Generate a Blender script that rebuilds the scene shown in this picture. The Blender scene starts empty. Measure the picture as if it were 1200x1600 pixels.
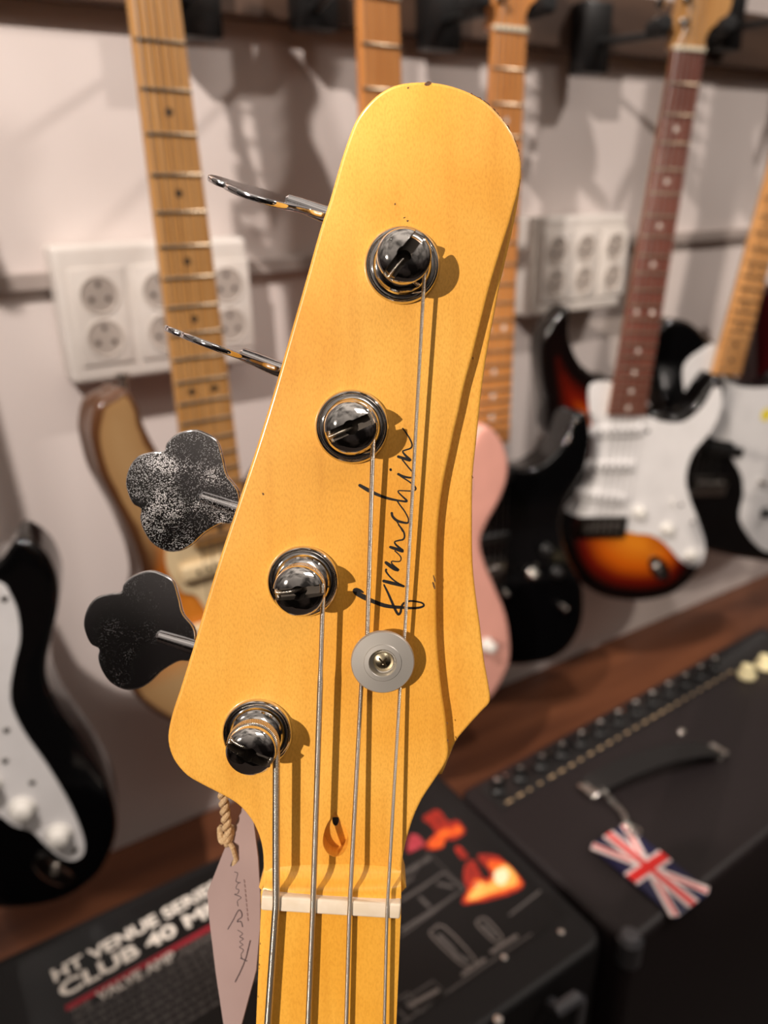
import bpy, bmesh, math, random
from mathutils import Vector, Matrix, noise
random.seed(7)
S = bpy.context.scene
COL = S.collection
# ---------------------------------------------------------------- camera
CAMZ = 1.17
F = 1200.0                                   # focal length in pixels of the 1200x1600 frame
Xc = Vector((2100, 540, -F)).normalized()    # wall direction seen from the camera
Zc = Vector((-50, 2861.1, F)); Zc = (Zc - Xc*Zc.dot(Xc)).normalized()
Yc = Zc.cross(Xc)
R = Matrix((Xc, Yc, Zc))                     # camera space -> world
C0 = Vector((0, 0, CAMZ))
cd = bpy.data.cameras.new('camera'); cam = bpy.data.objects.new('camera', cd); COL.objects.link(cam)
cam.matrix_world = Matrix.Translation(C0) @ R.to_4x4()
cd.sensor_fit = 'VERTICAL'; cd.lens = 26.0; cd.sensor_height = 26.0*1600/F; cd.sensor_width = cd.sensor_height*.75
cd.clip_start = .01; cd.clip_end = 50
cd.dof.use_dof = True; cd.dof.focus_distance = .214; cd.dof.aperture_fstop = 26/3.2
S.camera = cam
# ---------------------------------------------------------------- light
S.view_settings.view_transform = 'Standard'; S.view_settings.look = 'None'
S.view_settings.exposure = 0.0; S.view_settings.gamma = 1
S.view_settings.use_curve_mapping = False
w = bpy.data.worlds.new('room_light'); S.world = w; w.use_nodes = True
nt = w.node_tree; bg = nt.nodes['Background']
tc = nt.nodes.new('ShaderNodeTexCoord'); sx = nt.nodes.new('ShaderNodeSeparateXYZ')
nt.links.new(tc.outputs['Generated'], sx.inputs[0])
rp = nt.nodes.new('ShaderNodeValToRGB'); nt.links.new(sx.outputs['Z'], rp.inputs[0])
mr = nt.nodes.new('ShaderNodeMapRange'); mr.inputs['From Min'].default_value = -1; nt.links.new(sx.outputs['Z'], mr.inputs['Value']); nt.links.new(mr.outputs[0], rp.inputs[0])
e = rp.color_ramp.elements
e[0].position = .38; e[0].color = (.02, .014, .011, 1)
e[1].position = .95; e[1].color = (1.0, .86, .74, 1)
q = e.new(.56); q.color = (.045, .034, .030, 1)
q = e.new(.74); q.color = (.34, .29, .25, 1)
WN = nt.nodes.new('ShaderNodeTexNoise'); WN.inputs['Scale'].default_value = 2.3; WN.inputs['Detail'].default_value = 3
nt.links.new(tc.outputs['Generated'], WN.inputs['Vector'])
wr = nt.nodes.new('ShaderNodeMapRange'); wr.inputs['From Min'].default_value = .42; wr.inputs['From Max'].default_value = .60
wr.inputs['To Min'].default_value = .25; wr.inputs['To Max'].default_value = 1.5; nt.links.new(WN.outputs['Fac'], wr.inputs['Value'])
wm = nt.nodes.new('ShaderNodeMath'); wm.operation = 'MULTIPLY'; wm.inputs[1].default_value = .55
nt.links.new(wr.outputs[0], wm.inputs[0]); nt.links.new(rp.outputs[0], bg.inputs['Color']); nt.links.new(wm.outputs[0], bg.inputs['Strength'])
def lamp(name, loc, power, col, rad):
    l = bpy.data.lights.new(name, 'POINT'); l.energy = power; l.color = col; l.shadow_soft_size = rad
    o = bpy.data.objects.new(name, l); o.location = loc; COL.objects.link(o); return o
def spot(name, loc, to, power, col, ang, blend, rad):
    l = bpy.data.lights.new(name, 'SPOT'); l.energy = power; l.color = col; l.spot_size = math.radians(ang); l.spot_blend = blend; l.shadow_soft_size = rad
    o = bpy.data.objects.new(name, l); o.location = loc; o.rotation_euler = (Vector(to)-Vector(loc)).to_track_quat('-Z', 'Y').to_euler(); COL.objects.link(o); return o
spot('shop_spotlight', (-1.80, -.67, CAMZ+.74), (.10, .17, CAMZ-.03), 228, (1, .87, .75), 19, .5, .014)
spot('wall_spotlight', (-.50, .0, CAMZ+.95), (.42, .92, CAMZ-.15), 103, (1, .89, .81), 49, .14, .016)
def area(name, loc, to, power, col, sx, sy):
    l = bpy.data.lights.new(name, 'AREA'); l.energy = power; l.color = col; l.shape = 'RECTANGLE'; l.size = sx; l.size_y = sy
    o = bpy.data.objects.new(name, l); o.location = loc; o.rotation_euler = (Vector(to)-Vector(loc)).to_track_quat('-Z', 'Y').to_euler(); COL.objects.link(o); return o
area('fill_overhead', (.3, -1.1, CAMZ+1.5), (.3, .6, CAMZ-.3), 5, (1, .90, .82), 1.1, .5)  # added soft fill from overhead for wall and headstock, not a fitting
area('fill_right', (1.7, -.35, CAMZ+1.5), (.3, .9, CAMZ-.3), 22, (1, .90, .82), .10, .10)  # added fill light, brightens the amps, keyring and right-hand guitars

# ---------------------------------------------------------------- helpers
def ray(px, py):
    return R @ Vector(((px-600)/F, (800-py)/F, -1.0))
def on_z(px, py, z):            # point of a horizontal surface at height z
    r = ray(px, py); return C0 + r*((z-C0.z)/r.z)
def on_y(px, py, y):            # point of a wall-parallel surface at distance y
    r = ray(px, py); return C0 + r*(y/r.y)
def lin(c):
    return tuple((v/255/12.92 if v/255 <= .04045 else ((v/255+.055)/1.055)**2.4) for v in c)
MATS = {}
def mat(name, rgb, rough=.5, metal=0, coat=0, rgb2=None, scale=(30, 30, 30), lo=.35, hi=.65, bump=0, bscale=200, spec=.5, coords='Object', detail=4, bstretch=None, coatr=.08):
    if name in MATS: return MATS[name]
    m = bpy.data.materials.new(name); m.use_nodes = True; t = m.node_tree; b = t.nodes['Principled BSDF']
    b.inputs['Roughness'].default_value = rough; b.inputs['Metallic'].default_value = metal
    b.inputs['Coat Weight'].default_value = coat; b.inputs['Coat Roughness'].default_value = coatr
    b.inputs['Specular IOR Level'].default_value = spec
    c1 = lin(rgb); b.inputs['Base Color'].default_value = (*c1, 1)
    tc = t.nodes.new('ShaderNodeTexCoord'); mp = t.nodes.new('ShaderNodeMapping'); mp.inputs['Scale'].default_value = scale
    t.links.new(tc.outputs[coords], mp.inputs[0])
    n = t.nodes.new('ShaderNodeTexNoise'); n.inputs['Scale'].default_value = 1; n.inputs['Detail'].default_value = detail
    t.links.new(mp.outputs[0], n.inputs['Vector'])
    r = t.nodes.new('ShaderNodeValToRGB'); t.links.new(n.outputs['Fac'], r.inputs[0])
    r.color_ramp.elements[0].position = lo; r.color_ramp.elements[1].position = hi
    r.color_ramp.elements[0].color = (*c1, 1)
    r.color_ramp.elements[1].color = (*(lin(rgb2) if rgb2 else tuple(v*.93 for v in c1)), 1)
    t.links.new(r.outputs[0], b.inputs['Base Color'])
    if bump:
        n2 = t.nodes.new('ShaderNodeTexNoise'); n2.inputs['Scale'].default_value = bscale; t.links.new(tc.outputs[coords], n2.inputs['Vector'])
        bp = t.nodes.new('ShaderNodeBump'); bp.inputs['Strength'].default_value = bump; bp.inputs['Distance'].default_value = .001
        t.links.new(n2.outputs['Fac'], bp.inputs['Height']); t.links.new(bp.outputs[0], b.inputs['Normal'])
    MATS[name] = m; return m
def sharp_ngons(me):
    ks = set()
    for f in me.polygons:
        if len(f.vertices) > 8: ks.update(f.edge_keys)
    if ks:
        for e in me.edges:
            if e.key in ks: e.use_edge_sharp = True
def obj(name, me, m=None, parent=None, smooth=True, mw=None):
    if isinstance(me, bmesh.types.BMesh):
        bm = me; me = bpy.data.meshes.new(name); bm.normal_update(); bm.to_mesh(me); bm.free()
    o = bpy.data.objects.new(name, me); COL.objects.link(o)
    if m is not None and not me.materials:
        for k in (m if isinstance(m, (list, tuple)) else [m]): me.materials.append(k)
    if smooth:
        for p in me.polygons: p.use_smooth = True
        me.set_sharp_from_angle(angle=math.radians(38)); sharp_ngons(me)
    if parent: o.parent = parent
    if mw is not None: o.matrix_world = mw
    return o
def struct(o): o['kind'] = 'structure'; return o
def thing(name, label, cat, mw=None, group=None):
    o = bpy.data.objects.new(name, None); COL.objects.link(o); o.empty_display_size = .02
    if mw is not None: o.matrix_world = mw
    o['label'] = label; o['category'] = cat
    if group: o['group'] = group
    return o
def box(bm, x0, x1, y0, y1, z0, z1, bev=0, seg=2, M=None):
    g = bmesh.ops.create_cube(bm, size=1)['verts']
    for v in g: v.co = Vector(((x0+x1)/2+v.co.x*(x1-x0), (y0+y1)/2+v.co.y*(y1-y0), (z0+z1)/2+v.co.z*(z1-z0)))
    if bev:
        es = list({e for v in g for e in v.link_edges})
        r = bmesh.ops.bevel(bm, geom=es, offset=bev, segments=seg, affect='EDGES', profile=.5)
        g = list({v for f in r['faces'] for v in f.verts} | {v for v in g if v.is_valid})
    if M is not None:
        for v in g: v.co = M @ v.co
    return g
def spline(pts, n=6, closed=True):
    out = []; N = len(pts); P = [Vector(p) for p in pts]
    rng = range(N) if closed else range(N-1)
    for i in rng:
        if closed: a, b, c, d = P[i-1], P[i], P[(i+1) % N], P[(i+2) % N]
        else: a, b, c, d = P[max(i-1, 0)], P[i], P[i+1], P[min(i+2, N-1)]
        for k in range(n):
            t = k/n
            out.append(.5*((2*b)+(c-a)*t+(2*a-5*b+4*c-d)*t*t+(3*b-a-3*c+d)*t**3))
    if not closed: out.append(P[-1])
    return out
def prism(bm, pts, zt, zb, bev=0, seg=3, axis='z', bev_bottom=True):
    """extrude a 2D outline between two heights (axis z, or y for bodies facing -y)"""
    n = len(pts)
    A = sum(pts[i][0]*pts[(i+1) % n][1]-pts[(i+1) % n][0]*pts[i][1] for i in range(n))
    pts = list(pts) if A > 0 else list(pts)[::-1]
    mk = (lambda p, h: Vector((p[0], p[1], h))) if axis == 'z' else (lambda p, h: Vector((p[0], -h, p[1])))
    def off(d):
        o = []
        for i in range(n):
            a, b, c = Vector(pts[i-1][:2]), Vector(pts[i][:2]), Vector(pts[(i+1) % n][:2])
            t = (c-a)
            if t.length < 1e-9: o.append(b); continue
            t.normalize(); nr = Vector((-t.y, t.x)); o.append(b+nr*d)
        return o
    rings = []
    if bev:
        for k in range(seg+1):
            a = math.pi/2*k/seg; rings.append((bev*(1-math.sin(a)), zt-bev*(1-math.cos(a))))
        if bev_bottom:
            for k in range(seg+1):
                a = math.pi/2*k/seg; rings.append((bev*(1-math.cos(a)), zb+bev*(1-math.sin(a))))
        else: rings.append((0, zb))
    else: rings = [(0, zt), (0, zb)]
    VR = []
    for d, h in rings:
        VR.append([bm.verts.new(mk(p, h)) for p in (off(d) if d > 1e-9 else [Vector(p[:2]) for p in pts])])
    top = bm.faces.new(VR[0]); bm.faces.new(VR[-1][::-1])
    for a, b in zip(VR, VR[1:]):
        for i in range(n): bm.faces.new((a[i], b[i], b[(i+1) % n], a[(i+1) % n]))
    bmesh.ops.recalc_face_normals(bm, faces=[f for f in bm.faces])
    return top
def lathe(bm, prof, seg=48, M=None, close=True):
    rings = []; M = M or Matrix()
    for r, z in prof:
        if r < 1e-7: rings.append([bm.verts.new(M @ Vector((0, 0, z)))])
        else: rings.append([bm.verts.new(M @ Vector((r*math.cos(2*math.pi*k/seg), r*math.sin(2*math.pi*k/seg), z))) for k in range(seg)])
    for a, b in zip(rings, rings[1:]):
        for i in range(seg):
            j = (i+1) % seg
            if len(a) == 1 and len(b) == 1: continue
            if len(a) == 1: bm.faces.new((a[0], b[i], b[j]))
            elif len(b) == 1: bm.faces.new((a[i], b[0], a[j]))
            else: bm.faces.new((a[i], b[i], b[j], a[j]))
    bmesh.ops.recalc_face_normals(bm, faces=bm.faces)
def tube(bm, pts, r, seg=10, caps=True):
    pts = [Vector(p) for p in pts]; n = len(pts); rs = r if isinstance(r, (list, tuple)) else [r]*n
    t0 = (pts[1]-pts[0]).normalized(); up = Vector((0, 0, 1)) if abs(t0.z) < .9 else Vector((1, 0, 0))
    u = t0.cross(up).normalized(); rings = []
    for i in range(n):
        t = (pts[min(i+1, n-1)]-pts[max(i-1, 0)]).normalized()
        u = (u-t*u.dot(t)).normalized(); v = t.cross(u)
        rings.append([bm.verts.new(pts[i]+rs[i]*(u*math.cos(2*math.pi*k/seg)+v*math.sin(2*math.pi*k/seg))) for k in range(seg)])
    for a, b in zip(rings, rings[1:]):
        for i in range(seg): bm.faces.new((a[i], a[(i+1) % seg], b[(i+1) % seg], b[i]))
    if caps: bm.faces.new(rings[0][::-1]); bm.faces.new(rings[-1])
def ribbon(bm, pts, ws, h=0.0, th=.00006):
    """a flat ink stroke: pts are 2D local, ws widths; slight real thickness"""
    pts = [Vector(p[:2]) for p in pts]; n = len(pts); L = []; Rr = []
    for i in range(n):
        t = (pts[min(i+1, n-1)]-pts[max(i-1, 0)])
        t = t.normalized() if t.length > 1e-9 else Vector((1, 0)); nr = Vector((-t.y, t.x))*ws[i]/2
        L.append(pts[i]+nr); Rr.append(pts[i]-nr)
    vt = [(bm.verts.new((a.x, a.y, h)), bm.verts.new((b.x, b.y, h))) for a, b in zip(L, Rr)]
    for i in range(n-1):
        bm.faces.new((vt[i][0], vt[i+1][0], vt[i+1][1], vt[i][1]))
    for k, i in ((0, 0), (1, n-1)):      # round ends
        c = pts[i]; ring = [bm.verts.new((c.x+ws[i]/2*math.cos(a*math.pi/5), c.y+ws[i]/2*math.sin(a*math.pi/5), h+.000004)) for a in range(10)]
        bm.faces.new(ring)
def apply_mods(o):
    dg = bpy.context.evaluated_depsgraph_get(); me = bpy.data.meshes.new_from_object(o.evaluated_get(dg))
    o.modifiers.clear(); o.data = me
def boolean(o, cutter):
    m = o.modifiers.new('b', 'BOOLEAN'); m.operation = 'DIFFERENCE'; m.object = cutter; m.solver = 'EXACT'
    bpy.context.view_layer.update(); apply_mods(o); bpy.data.objects.remove(cutter)
def copy_tree(o, parent=None):
    c = o.copy(); COL.objects.link(c)
    if parent: c.parent = parent
    for ch in o.children: copy_tree(ch, c)
    return c
def text_bm(body, size, bold=0, sx=1.0, space=1.0):
    cu = bpy.data.curves.new('t', 'FONT'); cu.body = body; cu.size = size; cu.offset = bold; cu.space_character = space; cu.fill_mode = 'FRONT'; cu.extrude = .0001
    o = bpy.data.objects.new('t', cu); COL.objects.link(o); bpy.context.view_layer.update()
    me = bpy.data.meshes.new_from_object(o.evaluated_get(bpy.context.evaluated_depsgraph_get()))
    bpy.data.objects.remove(o); bpy.data.curves.remove(cu)
    for v in me.vertices: v.co.x *= sx
    return me
# ================================================================ the shop wall, ledge and floor
WY = .92                                     # wall surface distance from the camera plane
LEDZ = CAMZ-.87
wallm = mat('painted wall', (222, 212, 208), .75, rgb2=(212, 201, 196), scale=(3, 3, 3), bump=.15, bscale=300)
bm = bmesh.new(); box(bm, -1.6, 3.2, WY, WY+.10, 0, 2.6); struct(obj('wall_back', bm, wallm, smooth=False))
floorm = mat('dark floor', (52, 36, 28), .5, rgb2=(38, 26, 20), scale=(6, 40, 6))
bm = bmesh.new(); box(bm, -1.6, 3.2, -1.2, WY, -.04, 0); struct(obj('floor', bm, floorm, smooth=False))
woodb = mat('brown ledge wood', (122, 74, 48), .42, rgb2=(88, 50, 32), scale=(3, 26, 26), lo=.3, hi=.7, coat=.15)
bm = bmesh.new(); box(bm, -1.6, 3.2, .62, WY, LEDZ-.04, LEDZ, .004)
box(bm, -1.6, 3.2, .64, .66, 0, LEDZ-.04)
o = obj('trim_1', bm, woodb, smooth=False); struct(o)
# hanging rail board
railm = mat('dark rail wood', (92, 70, 56), .5, rgb2=(70, 52, 42), scale=(4, 30, 30))
RY = WY-.028
zr = on_y(400, 26, RY).z
bm = bmesh.new(); box(bm, -1.6, 3.2, RY, WY, zr, on_y(1180, 20, RY).z, .002); struct(obj('trim_2', bm, railm, smooth=False))
# surface cable duct
white = mat('white plastic', (226, 220, 214), .35, rgb2=(220, 213, 206))
zc = on_y(30, 442, WY-.01).z
def duct(x0, x1):
    bm = bmesh.new(); box(bm, x0, x1, WY-.013, WY, zc-.009, zc+.009, .002)
    return obj('cable_duct', bm, mat('grey duct', (170, 158, 152), .5), smooth=False)
# ---- socket boxes
sock_m = mat('socket plastic', (214, 206, 198), .35)
dark_hole = mat('socket hole', (66, 56, 52), .6)
def socket_box(xl, xr, zb, zt, cols, label):
    Y1 = WY-.05
    t = thing('socket_box', label, 'socket box', Matrix.Translation((xl, Y1, zb)), 'wall socket boxes')
    W = xr-xl; Hh = zt-zb
    bm = bmesh.new(); box(bm, 0, W, 0, .05, 0, Hh, .006, 3); obj('housing', bm, white, t)
    for cx, cz in cols:
        bm = bmesh.new(); pw, ph = .024, .047
        box(bm, cx-pw-.004, cx+pw+.004, -.0025, .001, cz-ph-.003, cz+ph+.003, .0012, 2); fr = obj('socket_plate', bm, white, t)
        for s in (1, -1):
            bm = bmesh.new(); M = Matrix.Translation((cx, -.0025, cz+s*.0225)) @ Matrix.Rotation(math.pi/2, 4, 'X')
            lathe(bm, [(.0205, 0), (.0205, .0012), (.0190, .0016), (.0182, .0008), (.0176, -.001)], 40, M); obj('socket_ring', bm, sock_m, t)
            bm = bmesh.new(); lathe(bm, [(.0180, .0002), (.0150, .00035), (0, .0004)], 40, M)
            so = obj('socket_face', bm, mat('socket well', (178, 168, 160), .5), t)
            bm = bmesh.new()
            for dx, dz in ((-.0085, -.004), (.0085, -.004), (0, .011)):
                MM = M @ Matrix.Translation((dx, dz, .0006)); lathe(bm, [(.0027, 0), (.0027, .0003), (0, .0003)], 14, MM)
            obj('pin_hole', bm, dark_hole, so)
    return t
a = on_y(80, 385, WY-.05); b = on_y(115, 609, WY-.05); c_ = on_y(400, 560, WY-.05)
xl, xr, zb, zt = (a.x+b.x)/2, c_.x, (b.z+c_.z)/2, a.z
cols = [(on_y(160, 498, WY-.05).x-xl, on_y(160, 498, WY-.05).z-zb), (on_y(254, 485, WY-.05).x-xl, on_y(254, 485, WY-.05).z-zb), (on_y(356, 475, WY-.05).x-xl, on_y(356, 475, WY-.05).z-zb)]
zz = sum(c[1] for c in cols)/3
BL = (xl, xr)
socket_box(xl, xr, zb, zt, [(c[0], zz) for c in cols], 'white surface socket box behind the leftmost maple neck')
a = on_y(832, 340, WY-.05); b = on_y(825, 497, WY-.05); c_ = on_y(968, 470, WY-.05)
xl, xr, zb, zt = b.x, c_.x, b.z, a.z
cols = [on_y(x, 412, WY-.05) for x in (868, 912, 957)]
socket_box(xl, xr, zb, zt, [(c.x-xl, (zt-zb)/2) for c in cols], 'white surface socket box left of the rosewood neck')
for x0, x1, lb in ((-.8, BL[0], 'grey cable duct running left of the left socket box'), (BL[1], xl, 'grey cable duct running between the two socket boxes'), (xr, 2.8, 'grey cable duct running right of the right socket box')):
    o = duct(x0, x1); o['label'] = lb; o['category'] = 'cable duct'; o['group'] = 'cable duct runs on the wall'
# ================================================================ wall-hung guitars
chrome = mat('chrome', (225, 222, 218), .09, 1)
dchrome = mat('worn chrome', (200, 195, 190), .22, 1)
blackp = mat('black plastic', (14, 14, 15), .4)
foam = mat('black hanger foam', (16, 16, 17), .8)
maple = mat('maple neck', (194, 146, 90), .38, coat=.2, rgb2=(166, 118, 64), scale=(160, 20, 8), lo=.3, hi=.7)
maple2 = mat('orange maple neck', (212, 146, 84), .35, coat=.25, rgb2=(190, 122, 62), scale=(170, 20, 8), lo=.3, hi=.7)
rosew = mat('rosewood board', (118, 66, 52), .5, rgb2=(96, 50, 40), scale=(200, 20, 14))
fretm = mat('fret wire', (168, 152, 130), .34, 1)
dotd = mat('dark dot', (52, 40, 28), .5); dotl = mat('pearl dot', (225, 215, 205), .3)
nutm0 = mat('nut plastic', (225, 215, 190), .4)
strm0 = mat('steel string', (150, 145, 140), .35, 1)
wpg = mat('white pickguard', (226, 224, 224), .28)
cpg = mat('cream pickguard', (222, 200, 160), .35, rgb2=(205, 182, 140), scale=(14, 14, 14))
knobw = mat('white knob', (215, 212, 206), .35)
gblack = mat('gloss black body', (5, 5, 6), .12, coat=.6)
pinkm = mat('shell pink body', (236, 172, 156), .3, coat=.3)
redm = mat('dark red body', (62, 6, 10), .12, coat=.6)
from mathutils.geometry import delaunay_2d_cdt
def edge_fill(bm, top, outline):
    # a fine front face that carries its distance to the body's edge (for the sprayed finish)
    ring = [v.co.copy() for v in top.verts]; y = ring[0].y; R2 = [Vector((c.x, c.z)) for c in ring]; bm.faces.remove(top)
    segs = [(Vector(outline[i]), Vector(outline[(i+1) % len(outline)])) for i in range(len(outline))]
    def dist(p):
        b = 9
        for a, c in segs:
            d = c-a; l = d.length_squared; t = max(0, min(1, (p-a).dot(d)/l)) if l > 1e-14 else 0; b = min(b, (p-a-d*t).length)
        return b
    def inside(p):
        r = False
        for a, c in zip(R2, R2[1:]+R2[:1]):
            if (a.y > p.y) != (c.y > p.y) and p.x < (c.x-a.x)*(p.y-a.y)/(c.y-a.y)+a.x: r = not r
        return r
    xs = [p.x for p in R2]; ys = [p.y for p in R2]; pts = list(R2); s = .011; x = min(xs)
    while x < max(xs):
        z = min(ys)
        while z < max(ys):
            q = Vector((x, z))
            if inside(q) and dist(q) > .011: pts.append(q)
            z += s
        x += s
    n = len(R2); V, E_, F_, *_r = delaunay_2d_cdt(pts, [], [list(range(n))], 1, 1e-6)
    vs = [bm.verts.new((v.x, y, v.y)) for v in V]
    for f in F_:
        try: bm.faces.new([vs[i] for i in f])
        except ValueError: pass
    bmesh.ops.remove_doubles(bm, verts=bm.verts, dist=2e-6); bmesh.ops.recalc_face_normals(bm, faces=bm.faces)
    lay = bm.verts.layers.float.new('edge_distance')
    for v in bm.verts: v[lay] = dist(Vector((v.co.x, v.co.z))) if abs(v.co.y-y) < 1e-5 else 0
def flat_back(bm, y):
    big = [f for f in bm.faces if len(f.verts) > 12 and all(abs(v.co.y-y) < 1e-5 for v in f.verts)]
    for f in big:
        ring = list(f.verts); R2 = [Vector((v.co.x, v.co.z)) for v in ring]; bm.faces.remove(f)
        V, E_, F_, o_, *_r = delaunay_2d_cdt(R2, [], [list(range(len(R2)))], 1, 1e-7)
        vs = [bm.verts.new((v.x, y, v.y)) for v in V]
        for g in F_:
            try: bm.faces.new([vs[i] for i in g])
            except ValueError: pass
    bmesh.ops.remove_doubles(bm, verts=bm.verts, dist=2e-6); bmesh.ops.recalc_face_normals(bm, faces=bm.faces)
def sprayed(name, rampA, rampB, zmid, nscale, namp):
    m = bpy.data.materials.new(name); m.use_nodes = True; t = m.node_tree; b = t.nodes['Principled BSDF']
    b.inputs['Roughness'].default_value = .2; b.inputs['Coat Weight'].default_value = .4
    at = t.nodes.new('ShaderNodeAttribute'); at.attribute_name = 'edge_distance'; tc = t.nodes.new('ShaderNodeTexCoord')
    n = t.nodes.new('ShaderNodeTexNoise'); n.inputs['Scale'].default_value = nscale; t.links.new(tc.outputs['Object'], n.inputs['Vector'])
    ad = t.nodes.new('ShaderNodeMath'); ad.operation = 'MULTIPLY_ADD'; t.links.new(n.outputs['Fac'], ad.inputs[0]); ad.inputs[1].default_value = namp; t.links.new(at.outputs['Fac'], ad.inputs[2])
    sc = t.nodes.new('ShaderNodeMath'); sc.operation = 'MULTIPLY_ADD'; sc.inputs[1].default_value = 8; sc.inputs[2].default_value = -namp*4; t.links.new(ad.outputs[0], sc.inputs[0])
    outs = []
    for st in (rampA, rampB):
        r = t.nodes.new('ShaderNodeValToRGB'); t.links.new(sc.outputs[0], r.inputs[0]); el = r.color_ramp.elements
        el[0].position, el[0].color = st[0][0]*8, (*lin(st[0][1]), 1); el[1].position, el[1].color = st[-1][0]*8, (*lin(st[-1][1]), 1)
        for p, c in st[1:-1]: q = el.new(p*8); q.color = (*lin(c), 1)
        outs.append(r.outputs[0])
    sx = t.nodes.new('ShaderNodeSeparateXYZ'); t.links.new(tc.outputs['Object'], sx.inputs[0])
    m0 = t.nodes.new('ShaderNodeMapRange'); m0.inputs['From Min'].default_value = -1; m0.inputs['From Max'].default_value = 0; t.links.new(sx.outputs['Z'], m0.inputs['Value'])
    mr = t.nodes.new('ShaderNodeValToRGB'); t.links.new(m0.outputs[0], mr.inputs[0]); ee = mr.color_ramp.elements
    ee[0].position = 1+zmid-.15; ee[0].color = (1, 1, 1, 1); ee[1].position = 1+zmid+.03; ee[1].color = (1, 1, 1, 1)
    for pz in (1+zmid-.10, 1+zmid-.03): qq = ee.new(pz); qq.color = (0, 0, 0, 1)
    mx = t.nodes.new('ShaderNodeMix'); mx.data_type = 'RGBA'; t.links.new(mr.outputs[0], mx.inputs['Factor']); t.links.new(outs[1], mx.inputs['A']); t.links.new(outs[0], mx.inputs['B'])
    t.links.new(mx.outputs['Result'], b.inputs['Base Color']); return m
def burst(name, stops, cx, cz, rx, rz, wear=None):
    m = bpy.data.materials.new(name); m.use_nodes = True; t = m.node_tree; b = t.nodes['Principled BSDF']
    b.inputs['Roughness'].default_value = .18; b.inputs['Coat Weight'].default_value = .4
    tc = t.nodes.new('ShaderNodeTexCoord'); mp = t.nodes.new('ShaderNodeMapping')
    mp.inputs['Scale'].default_value = (1/rx, 0, 1/rz); mp.inputs['Location'].default_value = (-cx/rx, 0, -cz/rz)
    L = t.nodes.new('ShaderNodeVectorMath'); L.operation = 'LENGTH'
    t.links.new(tc.outputs['Object'], mp.inputs[0]); t.links.new(mp.outputs[0], L.inputs[0])
    n = t.nodes.new('ShaderNodeTexNoise'); n.inputs['Scale'].default_value = 9 if wear else 3; t.links.new(tc.outputs['Object'], n.inputs['Vector'])
    ad = t.nodes.new('ShaderNodeMath'); ad.operation = 'MULTIPLY_ADD'; t.links.new(n.outputs['Fac'], ad.inputs[0]); ad.inputs[1].default_value = wear or .06; t.links.new(L.outputs['Value'], ad.inputs[2])
    r = t.nodes.new('ShaderNodeValToRGB'); t.links.new(ad.outputs[0], r.inputs[0])
    el = r.color_ramp.elements; el[0].position, el[0].color = stops[0][0], (*lin(stops[0][1]), 1); el[1].position, el[1].color = stops[-1][0], (*lin(stops[-1][1]), 1)
    for p, c in stops[1:-1]: q = el.new(p); q.color = (*lin(c), 1)
    t.links.new(r.outputs[0], b.inputs['Base Color']); return m
IN = .0254
STRAT = [(0,0),(2.5,.3),(4.6,1.3),(6.0,3.2),(6.35,5.0),(6.0,6.8),(5.1,8.4),(4.55,9.6),(4.6,10.8),(5.1,12.3),(5.7,13.8),(5.95,14.9),(5.6,15.7),(4.9,15.6),(4.2,14.5),(3.2,13.2),(2.0,12.75),(1.1,12.7),(-1.1,13.0),(-2.2,13.4),(-3.2,14.5),(-3.9,16.2),(-4.6,17.7),(-5.5,18.2),(-6.2,17.4),(-6.1,15.6),(-5.5,13.5),(-4.9,11.5),(-4.75,10.0),(-5.2,8.6),(-6.0,7.0),(-6.5,5.0),(-6.3,3.0),(-5.2,1.2),(-3.0,.25)]
HEAD = [(-21,0),(-21,14),(-24,30),(-22,50),(-24,90),(-27,140),(-24,165),(-8,184),(14,182),(30,168),(34,150),(24,136),(22,120),(34,96),(44,70),(46,48),(38,34),(26,26),(21,14),(21,0)]
def inch(x, y): return (x*IN, -(.788-y*IN))
FR = lambda k: .648*(1-2**(-k/12))
fret0 = None
class Guitar: pass
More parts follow.
